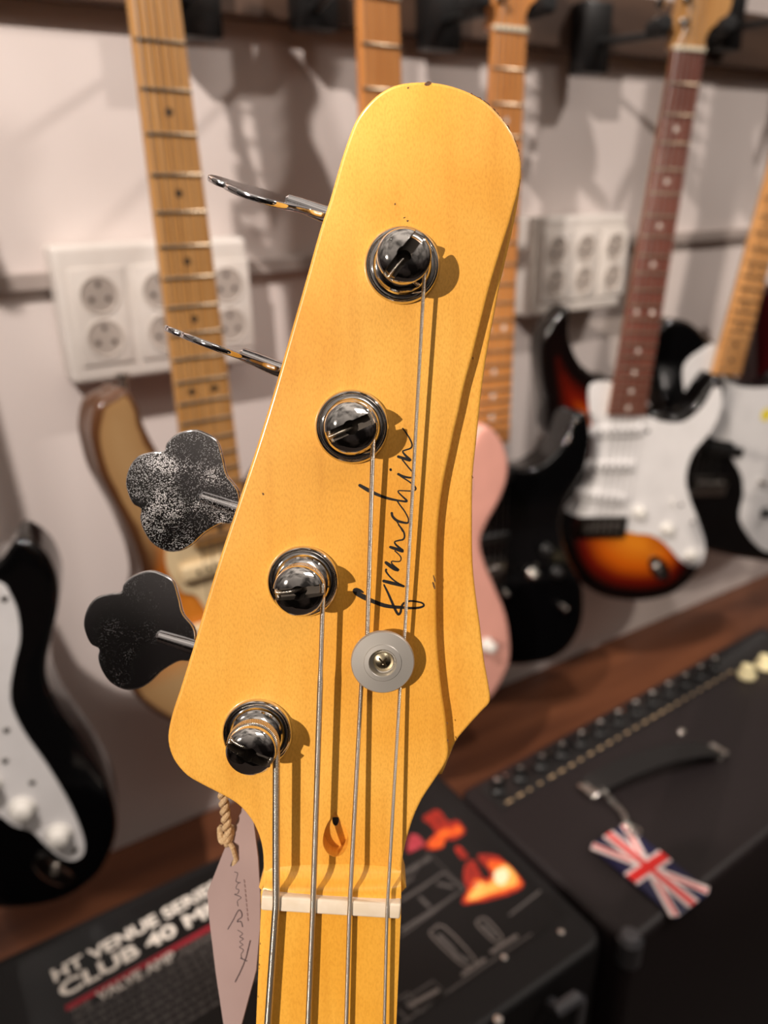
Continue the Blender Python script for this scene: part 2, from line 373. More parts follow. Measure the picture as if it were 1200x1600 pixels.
def make_guitar(label, N, lean, roll, yaw, body, bmat, board, neckm, pg=None, pgm=None, dots=dotd, nfr=21, group='electric guitars hanging on the wall', headm=None, edge_paint=False, pdx=0, pdz=0):
    g = Guitar(); N = Vector(N)
    M3 = Matrix.Rotation(math.radians(yaw), 3, 'Z') @ Matrix.Rotation(math.radians(lean), 3, 'X') @ Matrix.Rotation(math.radians(roll), 3, 'Y')
    MW = Matrix.Translation(N+C0) @ M3.to_4x4(); g.MW = MW; g.inv = MW.inverted()
    def P(px, py, y=.014):      # point of the guitar's own front plane at depth y
        o = g.inv @ C0; d = (g.inv.to_3x3() @ ray(px, py)); s = (y-o.y)/d.y; q = o+d*s; return (q.x, q.z)
    g.P = P
    t = thing('electric_guitar', label, 'electric guitar', MW, group); g.t = t
    res = lambda L, y=.014: [P(p[0], p[1], y) if len(p) == 2 else inch(p[1], p[2]) for p in L]
    pts = [(v.x, v.y) for v in spline([Vector((*p, 0)) for p in res(body)], 5)]
    bm = bmesh.new(); top = prism(bm, pts, -.014, -.058, .007, 4, 'y', False); flat_back(bm, .058)
    top = max((f for f in bm.faces if all(abs(v.co.y-.014) < 1e-5 for v in f.verts)), key=lambda f: len(f.verts)); edge_fill(bm, top, pts)
    g.body = obj('body', bm, bmat, t)
    if pg:
        pts = [(v.x, v.y) for v in spline([Vector((*p, 0)) for p in res(pg, .0115)], 4)]
        bm = bmesh.new(); prism(bm, pts, -.0115, -.0142, .0006, 2, 'y'); g.pg = obj('pickguard', bm, pgm, t)
    # neck with a rounded back
    wid = lambda d: .021+.0075*d/.455
    end = FR(nfr)+.006
    bm = bmesh.new(); rings = []
    for d in (0, .1, .2, .3, .4, end):
        hw = wid(d); rg = []
        for k in range(13):
            a = math.pi*k/12; rg.append(bm.verts.new((hw*math.cos(a), .004+.016*math.sin(a), -d)))
        rings.append(rg)
    for a, b in zip(rings, rings[1:]):
        for k in range(12): bm.faces.new((a[k], a[k+1], b[k+1], b[k]))
        bm.faces.new((a[12], a[0], b[0], b[12]))
    bm.faces.new(rings[0]); bm.faces.new(rings[-1][::-1]); bmesh.ops.recalc_face_normals(bm, faces=bm.faces)
    nk = obj('neck', bm, neckm, t)
    bm = bmesh.new(); vs = [(-wid(0), 0), (wid(0), 0), (wid(end), -end), (-wid(end), -end)]
    prism(bm, vs, 0, -.0045, .0005, 2, 'y'); obj('fingerboard', bm, board, t)
    for k in range(1, nfr+1):
        d = FR(k); w_ = wid(d)-.0008; bm = bmesh.new()
        tube(bm, [(-w_, -.0002, -d), (-w_+.001, -.0006, -d), (w_-.001, -.0006, -d), (w_, -.0002, -d)], .0013, 8); obj('fret', bm, fretm, t)
    for k in (3, 5, 7, 9, 12, 15, 17, 19, 21):
        if k > nfr: continue
        d = (FR(k)+FR(k-1))/2
        for x in ((-.011, .011) if k == 12 else (0,)):
            bm = bmesh.new(); lathe(bm, [(.0033, 0), (.0033, .0003), (0, .0003)], 16, Matrix.Translation((x, 0, -d)) @ Matrix.Rotation(math.pi/2, 4, 'X')); obj('position_marker', bm, dots, t)
    bm = bmesh.new(); box(bm, -.021, .021, -.0025, .004, -.001, .004, .0006); obj('nut', bm, nutm0, t)
    # headstock and machine heads
    hp = [(v.x, v.y) for v in spline([Vector((x*.001, y*.001, 0)) for x, y in HEAD], 4)]
    bm = bmesh.new(); prism(bm, hp, -.003, -.017, .001, 2, 'y'); hd = obj('headstock', bm, headm or neckm, t)
    for k in range(6):
        x, z = -.013-.0008*k, .028+.0245*k
        bm = bmesh.new(); MM = Matrix.Translation((x, .003, z)) @ Matrix.Rotation(math.pi/2, 4, 'X')
        lathe(bm, [(.005, 0), (.005, .001), (.003, .0015), (.003, .010), (.0036, .012), (0, .0122)], 20, MM)
        pp = obj('tuning_post', bm, chrome, hd)
        bm = bmesh.new(); tube(bm, [(x, .022, z), (x-.018, .022, z)], .002, 8); box(bm, x-.028, x-.016, .0185, .0255, z-.008, z+.008, .002, 2)
        obj('tuner_button', bm, chrome, hd)
    # strings
    for k in range(6):
        xn = -.0175+.007*k; xb = -.026+.0104*k; bm = bmesh.new()
        tube(bm, [(-.013-.0008*k+.003, -.004, .028+.0245*k), (xn, -.003, .003), (xb, -.009, -.648)], .00045-.00004*k, 6); obj('string', bm, strm0, t)
    # hanger: base plate on the rail, arm and padded yoke (a thing of its own)
    p = MW @ Vector((0, .010, .028))
    h = thing('guitar_hanger', 'black padded wall hanger holding the '+label.split(' hanging')[0], 'guitar hanger', Matrix.Translation((p.x, RY, p.z)), 'black wall hangers on the rail')
    bm = bmesh.new(); box(bm, pdx-.025, pdx+.025, -.030, 0, pdz-.030, pdz+.055, .004); obj('base_plate', bm, blackp, h)
    dy = p.y-RY; cy_, sy_ = math.cos(math.radians(yaw)), math.sin(math.radians(yaw))
    yk = lambda x, a, z=-.002: (x*cy_-a*sy_, dy+x*sy_+a*cy_, z)
    bm = bmesh.new(); tube(bm, [(pdx, -.01, 0), yk(0, .035)], .005, 10)
    tube(bm, [yk(-.041, -.018), yk(-.041, .02), yk(-.024, .036), yk(.024, .036), yk(.041, .02), yk(.041, -.018)], .0045, 8); obj('arm', bm, blackp, h)
    for s in (-1, 1):
        bm = bmesh.new(); tube(bm, [yk(s*.041, -.024), yk(s*.041, -.020), yk(s*.041, .014), yk(s*.041, .018)], [.006, .010, .010, .006], 14); obj('foam_pad', bm, foam, h)
    return g
def G_at(g, px, py, y=.0115): x, z = g.P(px, py, y); return x, z
def knob(g, px, py, m=knobw, r=.012, name='knob'):
    x, z = G_at(g, px, py); bm = bmesh.new(); lathe(bm, [(r, 0), (r, .002), (r*.8, .004), (r*.7, .012), (r*.55, .0135), (0, .0138)], 24, Matrix.Translation((x, .0115, z)) @ Matrix.Rotation(math.pi/2, 4, 'X')); return obj(name, bm, m, g.t)
def pickup(g, x, z, m=knobw, ang=0, w_=.084, h=.018, poles=6, pm=dchrome):
    M = Matrix.Translation((x, 0, z)) @ Matrix.Rotation(ang, 4, 'Y')
    pts = [(-w_/2, -h/2), (w_/2, -h/2), (w_/2, h/2), (-w_/2, h/2)]
    bm = bmesh.new(); box(bm, -w_/2, w_/2, .004, .012, -h/2, h/2, .004, 3, M); p = obj('pickup', bm, m, g.t)
    for k in range(poles):
        bm = bmesh.new(); lathe(bm, [(.0024, 0), (.0024, .0006), (0, .0006)], 10, M @ Matrix.Translation((-.026+.0104*k, .004, 0)) @ Matrix.Rotation(math.pi/2, 4, 'X')); obj('pole_piece', bm, pm, p)
def bridge(g, x=0, z=-.648, m=dchrome):
    bm = bmesh.new(); box(bm, x-.040, x+.040, .008, .0135, z-.020, z+.016, .001); br = obj('bridge', bm, m, g.t)
    for k in range(6):
        bm = bmesh.new(); xx = x-.026+.0104*k; box(bm, xx-.0046, xx+.0046, .004, .010, z-.014, z+.006, .0015); obj('saddle', bm, chrome, br)
def jack(g, px, py, ang):
    x, z = G_at(g, px, py); M = Matrix.Translation((x, .0125, z)) @ Matrix.Rotation(ang, 4, 'Y') @ Matrix.Rotation(math.pi/2, 4, 'X')
    bm = bmesh.new(); Ms = M @ Matrix.Diagonal((2.1, 1, 1, 1)); lathe(bm, [(.013, 0), (.013, .0015), (.011, .0022), (.007, -.0005), (0, -.001)], 32, Ms)
    j = obj('jack_plate', bm, chrome, g.t); bm = bmesh.new(); lathe(bm, [(.005, 0), (.005, .003), (.003, .003), (.003, 0)], 16, M); obj('jack_socket', bm, dchrome, j)
def screws(g, L):
    for px, py in L:
        x, z = G_at(g, px, py); bm = bmesh.new(); lathe(bm, [(.0034, 0), (.003, .0009), (0, .0013)], 12, Matrix.Translation((x, .0115, z)) @ Matrix.Rotation(math.pi/2, 4, 'X')); obj('pickguard_screw', bm, chrome, g.t)
def button(g, x, z, m=chrome):
    pass
I = lambda x, y: ('i', x, y)
# G0: black guitar on the left edge
g = make_guitar('glossy black electric guitar with white pickguard hanging at the left edge', (-.090, .70, .149), 0, -1, -16,
    [(24,845),(52,852),(76,876),(90,912),(90,952),(80,1000),(72,1040),(74,1072),(92,1112),(120,1152),(152,1200),(172,1240),(182,1280),(180,1316),(164,1356),(144,1380),(100,1408),(40,1422),(-30,1420),(-110,1395),(-190,1340),(-240,1260),(-240,1180),(-200,1090),(-180,1000),(-215,900),(-260,800),(-250,730),(-210,725),(-170,790),(-130,850),(-60,890),(-5,880)],
    gblack, rosew, maple, [(-60,905),(0,912),(16,930),(28,960),(31,1000),(22,1040),(16,1080),(20,1110),(40,1150),(75,1200),(110,1260),(130,1310),(130,1335),(115,1345),(95,1340),(70,1320),(50,1300),(20,1290),(-10,1270),(-100,1230),(-130,1100),(-120,980)], wpg)
bridge(g, 0, -.648); knob(g, 35, 1262, r=.013); knob(g, 92, 1303, r=.013); knob(g, -20, 1225, r=.013); jack(g, 86, 1362, 1.0); screws(g, [(7,935),(10,1140),(8,1188),(50,1222),(118,1328)])
pickup(g, 0, -.50); pickup(g, 0, -.56); 
# G1: worn sunburst guitar with the leftmost maple neck
wornb = sprayed('worn sunburst', [(0, (88, 56, 34)), (.0045, (92, 56, 30)), (.008, (160, 124, 82)), (.05, (184, 152, 108))], [(0, (62, 38, 24)), (.010, (70, 34, 16)), (.020, (176, 96, 28)), (.045, (214, 130, 44))], -.455, 22, .016)
g = make_guitar('worn cream and brown electric guitar hanging second from left', (.2255, .693, .148), -3.4, .5, 4,
    [(192,608),(207.7,616),(220,638),(226.7,663),(239,688.7),(252,712),(268,745),(292,772),(345,785),(385,785),(410,765),(440,720),(465,700),(475,720),(462,770),(440,830),(430,880),(440,930),(462,990),(468,1050),(440,1110),(390,1140),(330,1148),(268,1130),(225,1102),(202,1070),(196,1030),(205,985),(220,945),(226,910),(220,875.5),(207.7,840.7),(192,806),(176,777),(160,745.7),(150.7,714),(144,679),(147.5,647.5),(157,628.5),(179,616)],
    wornb, maple, maple, edge_paint=True, pdx=.10, pgm=cpg, pg=[(262,850),(280,815),(300,795),(345,798),(400,795),(420,770),(435,760),(415,820),(405,880),(420,940),(430,1000),(400,1050),(350,1000),(310,935),(285,925),(262,890)])
bridge(g); pickup(g, 0, -.49, cpg); pickup(g, 0, -.555, cpg); pickup(g, 0, -.612, cpg, .15)
x, z = g.P(194, 606, .036); bm = bmesh.new(); lathe(bm, [(.004, -.002), (.0035, .008), (.007, .010), (.0065, .013), (0, .0135)], 20, Matrix.Translation((x, .036, z))); obj('strap_button', bm, dchrome, g.t)
# G2: pink guitar mostly behind the bass headstock
g = make_guitar('shell pink electric guitar hanging behind the bass headstock', (.412, .66, .153), -2, .3, 4,
    [(763,665),(778,676.6),(790,696),(796.7,722.6),(793.7,753),(782,784),(763,818.5),(753.4,845),(759,876),(774.5,914),(791.7,956.5),(799,998.6),(797.5,1037),(782,1071.5),(764,1095),(730,1112),(680,1120),(620,1112),(570,1085),(535,1040),(520,980),(530,920),(548,860),(545,800),(530,740),(520,680),(530,635),(550,620),(572,650),(590,690),(620,715),(660,728),(700,722),(735,695),(748,672)],
    pinkm, maple2, maple2, [(660,745),(720,735),(735,760),(715,820),(705,860),(725,920),(738,980),(735,1040),(700,1040),(660,960),(600,930),(590,850),(600,760)], wpg, pdx=.05, pdz=.012)
bridge(g); pickup(g, 0, -.50); knob(g, 690, 980); knob(g, 715, 1010)
x, z = g.P(761, 1008, .012); bm = bmesh.new(); lathe(bm, [(.010, 0), (.010, .002), (.008, .004), (.007, .014), (.005, .0155), (0, .0158)], 24, Matrix.Translation((x, .014, z)) @ Matrix.Rotation(math.pi/2, 4, 'X')); obj('knob', bm, knobw, g.t)
# G3: black guitar
g = make_guitar('plain black electric guitar hanging right of the pink one', (.628, .742, .156), -1.5, 1.5, -8,
    [(908.6,644),(920,650),(925,676.6),(924,703.5),(912.5,742),(893,772.5),(880,803),(880,837.6),(893,876),(908.6,906.6),(914,937),(910.6,975.6),(893,1010),(866.5,1031),(836,1039),(800,1041),(740,1032),(690,1000),(668,950),(672,890),(690,830),(688,780),(672,730),(662,680),(668,640),(685,625),(705,650),(722,690),(750,720),(797.5,727),(809,732),(836,732),(862.6,715),(885.6,688),(897,657.5)],
    gblack, maple2, maple2, dots=dotl)
bridge(g); pickup(g, 0, -.51, blackp); pickup(g, 0, -.60, blackp)
for p in ((831, 895), (868, 893), (852, 858)): knob(g, *p, dchrome if p[0] == 831 else blackp, .009)
knob(g, 878, 948, chrome, .006, 'control_knob'); knob(g, 786, 925, dchrome, .006, 'control_knob')
screws(g, [(853, 852), (867, 893), (838, 884), (776, 897), (786, 924), (905, 658), (889, 690)])
# G4: sunburst guitar
sbr = [(0, (6, 4, 4)), (.020, (14, 6, 5)), (.040, (96, 18, 7)), (.064, (184, 84, 12)), (.10, (212, 124, 26))]
sb = sprayed('three tone sunburst', sbr, sbr, -.5, 8, .004)
g = make_guitar('sunburst electric guitar with white pickguard and rosewood neck', (.897, .722, .152), 0, 3.6, -24,
    [(1010,648),(1025,644),(1056.5,651),(1084.5,633.5),(1105.5,605.5),(1121,588),(1133.5,598.5),(1133,623),(1123,658),(1102,696.5),(1085,726),(1078,750),(1081,776),(1092.6,807),(1104,837.6),(1102,868),(1092.6,891),(1073.5,914),(1046.6,931.5),(1008,940),(970,939),(935,930),(900,905),(880,870),(874,830),(882,780),(890,740),(876,705),(856,682),(852,630),(845,577.5),(845,539),(857,511),(874.5,490),(887,481),(892,490),(891,525),(901,556.5),(916.5,577.5),(937.5,590),(965,597)],
    sb, rosew, maple, [(921,607),(932,597),(960,600),(985,640),(1016,652),(1046.6,661),(1073.5,657.5),(1100,634.5),(1117.5,604),(1127,608),(1127,638),(1112,673),(1083,708),(1072,745),(1077,776),(1092.6,818.5),(1102,853),(1096.5,880),(1081,885.5),(1062,874),(1039,849),(1016,836),(985,832),(940,815),(884,799),(906,767),(922,728),(927,676.6),(921,638)], wpg, dotl, edge_paint=True, pdx=-.018, pdz=-.008)
cx, cz = G_at(g, 962, 672); pickup(g, cx, cz, wpg, -.02); cx, cz = G_at(g, 950, 727); pickup(g, cx, cz, wpg); cx, cz = G_at(g, 938, 775); pickup(g, cx, cz, wpg, .15)
cx, cz = G_at(g, 940, 822); bridge(g, cx, cz, mat('dark bridge', (70, 62, 56), .3, 1)); jack(g, 1030, 888, .85)
for p in ((998, 800), (1042, 826), (1078, 868)): knob(g, *p, r=.011)
screws(g, [(1012,674),(1064,789),(1079,770),(1082,816),(1120,603),(1030,655),(1058,640),(921,648),(913,578),(938,588)])
bm = bmesh.new(); x, z = G_at(g, 1050, 780); tube(bm, [(x, .0115, z), (x-.004, -.002, z-.004)], .0018, 8); obj('pickup_selector', bm, knobw, g.t)
# G5: black guitar with a pale maple neck at the right
g = make_guitar('black electric guitar with white pickguard hanging at the right edge', (1.161, .72, .190), -.4, 9.2, -8.3,
    [(1042.5,504),(1060,499),(1081,504),(1102,521.5),(1121,539),(1150,592),(1172,600),(1192,605),(1215,600),(1240,580),(1265,560),(1290,560),(1300,590),(1285,640),(1265,700),(1270,760),(1290,810),(1285,850),(1240,880),(1180,876),(1125,866),(1085,852),(1050,830),(1035,790),(1045,740),(1055,690),(1045,640),(1025,600),(1020,560),(1028,522)],
    gblack, mat('pale maple board', (222, 164, 104), .35, coat=.2, rgb2=(204, 144, 84), scale=(120, 20, 30)), maple, [(1121,540),(1140,597),(1200,606),(1240,590),(1262,570),(1270,600),(1250,660),(1240,720),(1250,790),(1235,850),(1205,862),(1190,858),(1172,840),(1157,810),(1163,774),(1160,744),(1145,714),(1148,693),(1112,684),(1090,650),(1073,618),(1068.5,588),(1073,567),(1094,549)], wpg, nfr=22)
cx, cz = G_at(g, 1108, 757); bridge(g, cx, cz, chrome); cx, cz = G_at(g, 1130, 703); pickup(g, cx, cz, blackp, .1)
knob(g, 1188, 752, chrome, .006); knob(g, 1194, 800, blackp, .010)
x, z = G_at(g, 1197, 648); bm = bmesh.new(); lathe(bm, [(.011, 0), (.011, .0004), (0, .0004)], 24, Matrix.Translation((x, .0114, z)) @ Matrix.Rotation(math.pi/2, 4, 'X')); obj('sticker', bm, mat('yellow sticker', (235, 215, 30), .5), g.t)
# G6: dark red guitar cut by the right edge
qx = on_y(1179, 540, .814)
g = make_guitar('dark red electric guitar cut off by the right edge', (qx.x+.158, .80, .165), 0, 0, 0, [I(*p) for p in STRAT], redm, rosew, maple, None, None, dotl)
bridge(g); pickup(g, 0, -.50, blackp)
# ================================================================ the bass headstock in front
D = .215
foot = ray(585, 650).normalized()              # where the face's perpendicular meets the lens
n_w = -foot
ey = (R @ Vector((0, 1, 0))); ey = (ey-n_w*ey.dot(n_w)).normalized(); ex = ey.cross(n_w)
MH = Matrix((ex, ey, n_w)).transposed().to_4x4(); MH.translation = C0+foot*D
def H(px, py, h=0.0):
    d = ray(px, py); s = (D-h)/(-d.dot(n_w)); p = d*s - foot*D
    return Vector((p.dot(ex), p.dot(ey), h))
def H2(px, py, h=0.0): v = H(px, py, h); return (v.x, v.y)
bass = thing('electric_bass', 'amber maple four string bass with chrome clover tuners in front', 'electric bass', MH)
def woodmat(name, a, b_, c_):
    m = bpy.data.materials.new(name); m.use_nodes = True; t = m.node_tree; b = t.nodes['Principled BSDF']
    b.inputs['Roughness'].default_value = .38; b.inputs['Coat Weight'].default_value = .5; b.inputs['Coat Roughness'].default_value = .12
    tc = t.nodes.new('ShaderNodeTexCoord')
    def nz(scale, det, rot=0, dist=0):
        mp = t.nodes.new('ShaderNodeMapping'); mp.inputs['Scale'].default_value = scale; mp.inputs['Rotation'].default_value = (0, 0, rot)
        t.links.new(tc.outputs['Object'], mp.inputs[0]); n = t.nodes.new('ShaderNodeTexNoise'); n.inputs['Scale'].default_value = 1; n.inputs['Detail'].default_value = det
        n.inputs['Distortion'].default_value = dist; t.links.new(mp.outputs[0], n.inputs['Vector']); return n
    n1 = nz((22, 14, 10), 3, .2, .4); n2 = nz((2100, 900, 100), 3, .5); n3 = nz((160, 16, 10), 2, -.12)
    r = t.nodes.new('ShaderNodeValToRGB'); t.links.new(n1.outputs['Fac'], r.inputs[0])
    r.color_ramp.elements[0].position = .36; r.color_ramp.elements[0].color = (*lin(a), 1); r.color_ramp.elements[1].position = .66; r.color_ramp.elements[1].color = (*lin(b_), 1)
    def mixin(src, n, lo, hi, col, fac):
        rr = t.nodes.new('ShaderNodeMapRange'); rr.inputs['From Min'].default_value = lo; rr.inputs['From Max'].default_value = hi; rr.inputs['To Max'].default_value = fac
        t.links.new(n.outputs['Fac'], rr.inputs['Value']); mx = t.nodes.new('ShaderNodeMix'); mx.data_type = 'RGBA'
        t.links.new(rr.outputs[0], mx.inputs['Factor']); t.links.new(src, mx.inputs['A']); mx.inputs['B'].default_value = (*lin(col), 1); return mx.outputs['Result']
    s = mixin(r.outputs[0], n2, .42, .72, c_, .34); s = mixin(s, n3, .5, .72, c_, .22)
    t.links.new(s, b.inputs['Base Color']); return m
amber = woodmat('amber lacquered maple', (245, 186, 84), (232, 163, 56), (194, 120, 28))
amber2 = woodmat('amber fingerboard', (246, 188, 80), (234, 166, 54), (202, 130, 30))
# ---- outlines of the face (upper level) and of the lower wing
face_px = [(635,128.5),(662,127),(686,129),(710,134.5),(734,143.5),(758,157),(776,173.5),(794,196),(806,218.5),(813.5,244),(815,268),(811,296),(803,325),(795,354),(785,385),(774.5,418),(764,454),(755,490),(746,526),(737,562),(726,602),(717,644),(710,673),(704,702),(694,749),(687,796),(683,847),(682,897),(682,948),(683,999),(686,1040),(691,1085),(696,1118),(699,1150),(700,1185),
    (681,1217.5),(662,1246),(648,1274.5),(638.5,1303),(631,1331.5),(628,1362),(626.5,1398),(516,1398),(411.5,1398),(411.5,1360),(409.6,1327),(401,1298),(387,1274.5),(368,1255.5),(339,1239),(315.5,1227),(292,1213),(275,1194),(265.6,1175),(262,1151),(268,1118),(282,1075),(296.5,1028),(302.6,1008),(321.6,942),(344,869),(363,812),(378.6,765),(397.6,708),(416.6,647.5),(431,600),(454,520),(477,440),(500,358),(515,313),(533,250),(549.5,202),(560,181),(575,161.5),(593,145),(614,133.6)]
wing_px = [(813,268),(813,290),(808,325),(800,365),(790,408),(780,452),(771,500),(762,548),(757,580),(751,627.5),(744,695),(739,746),(738,813),(739,881),(744,931),(751,982),(757,1032.6),(763,1066),(766.5,1090),(764,1101),(752.6,1113),(729,1139),(712,1160.5),(700,1189),(685,1212),(655,1150),(640,1000),(640,850),(660,650),(690,500),(715,380),(745,275),(780,262)]
bm = bmesh.new()
sp = lambda L, h, n=3: [(v.x, v.y) for v in spline([H(*p, h) for p in L], n)]
def corner_spline(L, h, n=3): return sp(L, h, n)
prism(bm, sp(face_px, 0), 0, -.0132, .0009, 5)
head = obj('headstock', bm, amber, bass)
# truss rod gouge: teardrop with a sloping floor, cut out of the face
tear = [(524,1268),(530,1277),(540,1290),(546,1306),(544,1322),(536,1334),(524,1339),(512,1334),(504,1322),(503,1308),(508,1290),(517,1277)]
bm = bmesh.new(); tp = [Vector(H(*p, 0)) for p in tear]; tps = spline(tp, 3); y0, y1 = max(v.y for v in tps), min(v.y for v in tps)
a = [bm.verts.new((v.x, v.y, .002)) for v in tps]
cxm = sum(v.x for v in tps)/len(tps)
b = [bm.verts.new((cxm+(v.x-cxm)*.8, v.y, -.0003-.0052*((y0-v.y)/(y0-y1))**1.2)) for v in tps]
bm.faces.new(a); bm.faces.new(b[::-1])
for i in range(len(a)): j = (i+1) % len(a); bm.faces.new((a[i], b[i], b[j], a[j]))
bmesh.ops.triangulate(bm, faces=[f for f in bm.faces if len(f.verts) > 4])
bmesh.ops.recalc_face_normals(bm, faces=bm.faces)
cut = obj('c', bm, amber, bass, smooth=False); boolean(head, cut)
bm = bmesh.new(); bm.from_mesh(head.data); bmw = bmesh.new(); prism(bmw, sp(wing_px, -.0042), -.0042, -.0131, .0009, 5)
mw_ = bpy.data.meshes.new('w'); bmw.to_mesh(mw_); bmw.free(); bm.from_mesh(mw_); bm.to_mesh(head.data); bm.free()
for p in head.data.polygons: p.use_smooth = True
head.data.set_sharp_from_angle(angle=math.radians(32)); sharp_ngons(head.data)
# slot end with bare metal nut of the rod
bm = bmesh.new(); p = H(524, 1278, 0); lathe(bm, [(.0010, 0), (.0010, .0003), (0, .0004)], 16, Matrix.Translation((p.x, p.y-.001, -.0012)) @ Matrix.Diagonal((1, 2, 1, 1))); obj('truss_rod_end', bm, dchrome, bass)
# ---- neck below the nut, with the curved step up to the board
FB = .0052
prof = [(1338, -.0002), (1350, .0000), (1362, .0008), (1372, .0020), (1380, .0034), (1386, .0045), (1390, .0050), (1396, FB), (1425, FB), (1600, FB)]
cN = H(517, 1412, FB); cB = H(509.5, 1598, FB); dirn = (cB-cN).normalized()
wN = (H(627, 1412, FB)-H(407, 1412, FB)).length/2; wB = (H(619.5, 1597, FB)-H(399.5, 1597, FB)).length/2
rings = []; bm = bmesh.new(); stations = [(abs(0), 0)]
st = []
for py, h in prof: c = H(516.5, py, h); st.append(((c-cN).dot(dirn), h))
L16 = st[-1][0]; st += [(L16+.06, FB), (L16+.16, FB), (L16+.30, FB)]
for qi, (s, h) in enumerate(st):
    if qi < len(prof):
        py = prof[qi][0]; l_, r_ = (411.3, 626.8) if py <= 1392 else ((406.8, 627.0) if py < 1500 else (399.4, 619.6))
        dl = -(1.0) if False else 0
        a_, b_ = H(l_, py, h), H(r_, py, h); c = (a_+b_)/2; hw = (b_-a_).length/2; c = Vector((c.x, H(516.5, py, h).y, h))
        if py > 1500: cL, sL = c, s
    else:
        c = cL+dirn*(s-sL); hw = wB+(s-L16)*.028
    rg = []
    for k in range(-8, 9):          # crowned playing surface
        u = k/8; edge = .0006 if abs(k) == 8 else 0
        rg.append(bm.verts.new((c.x+u*hw, c.y-u*hw*dirn.x*-1*0, h-.0006*u*u-edge)))
    for k in range(1, 12):          # rounded back
        a = math.pi*k/12; rg.append(bm.verts.new((c.x+hw*math.cos(a), c.y, -.002-.0145*math.sin(a)**.8 - (0 if h > .003 else .0))))
    rings.append(rg)
for a, b in zip(rings, rings[1:]):
    nn = len(a)
    for k in range(nn): bm.faces.new((a[k], b[k], b[(k+1) % nn], a[(k+1) % nn]))
bm.faces.new(rings[0]); bm.faces.new(rings[-1][::-1]); bmesh.ops.recalc_face_normals(bm, faces=bm.faces)
obj('neck', bm, amber2, bass)
# frets below the picture's edge
for k in range(1, 7):
    s = .864*(1-2**(-k/12)); 
    if s > L16+.28: break
    c = cN+dirn*s; hw = (wB+(s-L16)*.028)-.0006
    bm = bmesh.new(); tube(bm, [(c.x-hw, c.y, FB-.0004), (c.x-hw+.001, c.y, FB), (c.x, c.y, FB+.0003), (c.x+hw-.001, c.y, FB), (c.x+hw, c.y, FB-.0004)], .0012, 8); obj('fret', bm, fretm, bass)
# ---- nut with four slots
nl, nr_ = H(408, 1410, .0068), H(626, 1424, .0068)
nx = (nr_-nl).normalized(); ny = Vector((-nx.y, nx.x, 0)); 
NUTW = (nr_-nl).length
MN = Matrix((nx, ny, Vector((0, 0, 1)))).transposed().to_4x4(); MN.translation = Vector((nl.x, nl.y, 0))
bonem = mat('bone nut', (238, 224, 204), .3, rgb2=(230, 214, 190), scale=(200, 200, 200), coat=.2)
bm = bmesh.new(); box(bm, 0, NUTW, -.0024, .0024, .003, .0072, .0007, 3, MN); nut = obj('nut', bm, bonem, bass)
# ---- tuners
ring_px = [(628.7,414), (550,667), (473.5,909), (402,1146)]
posts = [H(*p, .0008) for p in ring_px]
perp = (H(302.6, 1012, 0)-H(500, 358, 0)).normalized(); outw = Vector((perp.y, -perp.x, 0));
if outw.x > 0: outw = -outw
slotang = [math.radians(a) for a in (52, 24, 6, -28)]
chr2 = mat('polished tuner chrome', (228, 226, 224), .045, 1, bump=.06, bscale=260)
def post_profile(): return [(.0, .0002), (.0074, .0002), (.0076, .0010), (.0076, .0026), (.0072, .0031), (.0062, .0034), (.0055, .0040), (.0052, .0050), (.0052, .0098), (.0056, .0106), (.0066, .0112), (.00695, .0118), (.00695, .0128), (.0068, .0133), (.0062, .0139), (.0050, .0145), (.0034, .0149), (.0017, .01515), (0, .0152)]
def make_key(px_list, h):
    pts = [H(*p, h) for p in px_list]; return pts
clover = [(375.5,771),(356.5,742.5),(350,717),(340.7,688.7),(321.7,676),(302.7,671),(277,677.6),(261.5,691.8),(256.7,704),(239,706),(217,712.4),(203,730),(197.5,752),(201,771),(209,787),(221,795),(219.7,809),(225,828),(239,848.6),(261.5,861),(283.7,860),(302.7,850),(321.7,832.7),(347,818.5),(370,815)]
HK = -.021
o3 = H(372, 796, HK); ax = (H(233, 747, HK)-o3).normalized(); av = Vector((-ax.y, ax.x, 0))
cl = [((H(*p, HK)-o3).dot(ax), (H(*p, HK)-o3).dot(av)) for p in clover]
key_specs = [((508, 336), (332, 285), 74), ((434, 577), (267, 521), 89), ((372, 796), (233, 747), 0), ((304, 1010), (172, 968), 4)]
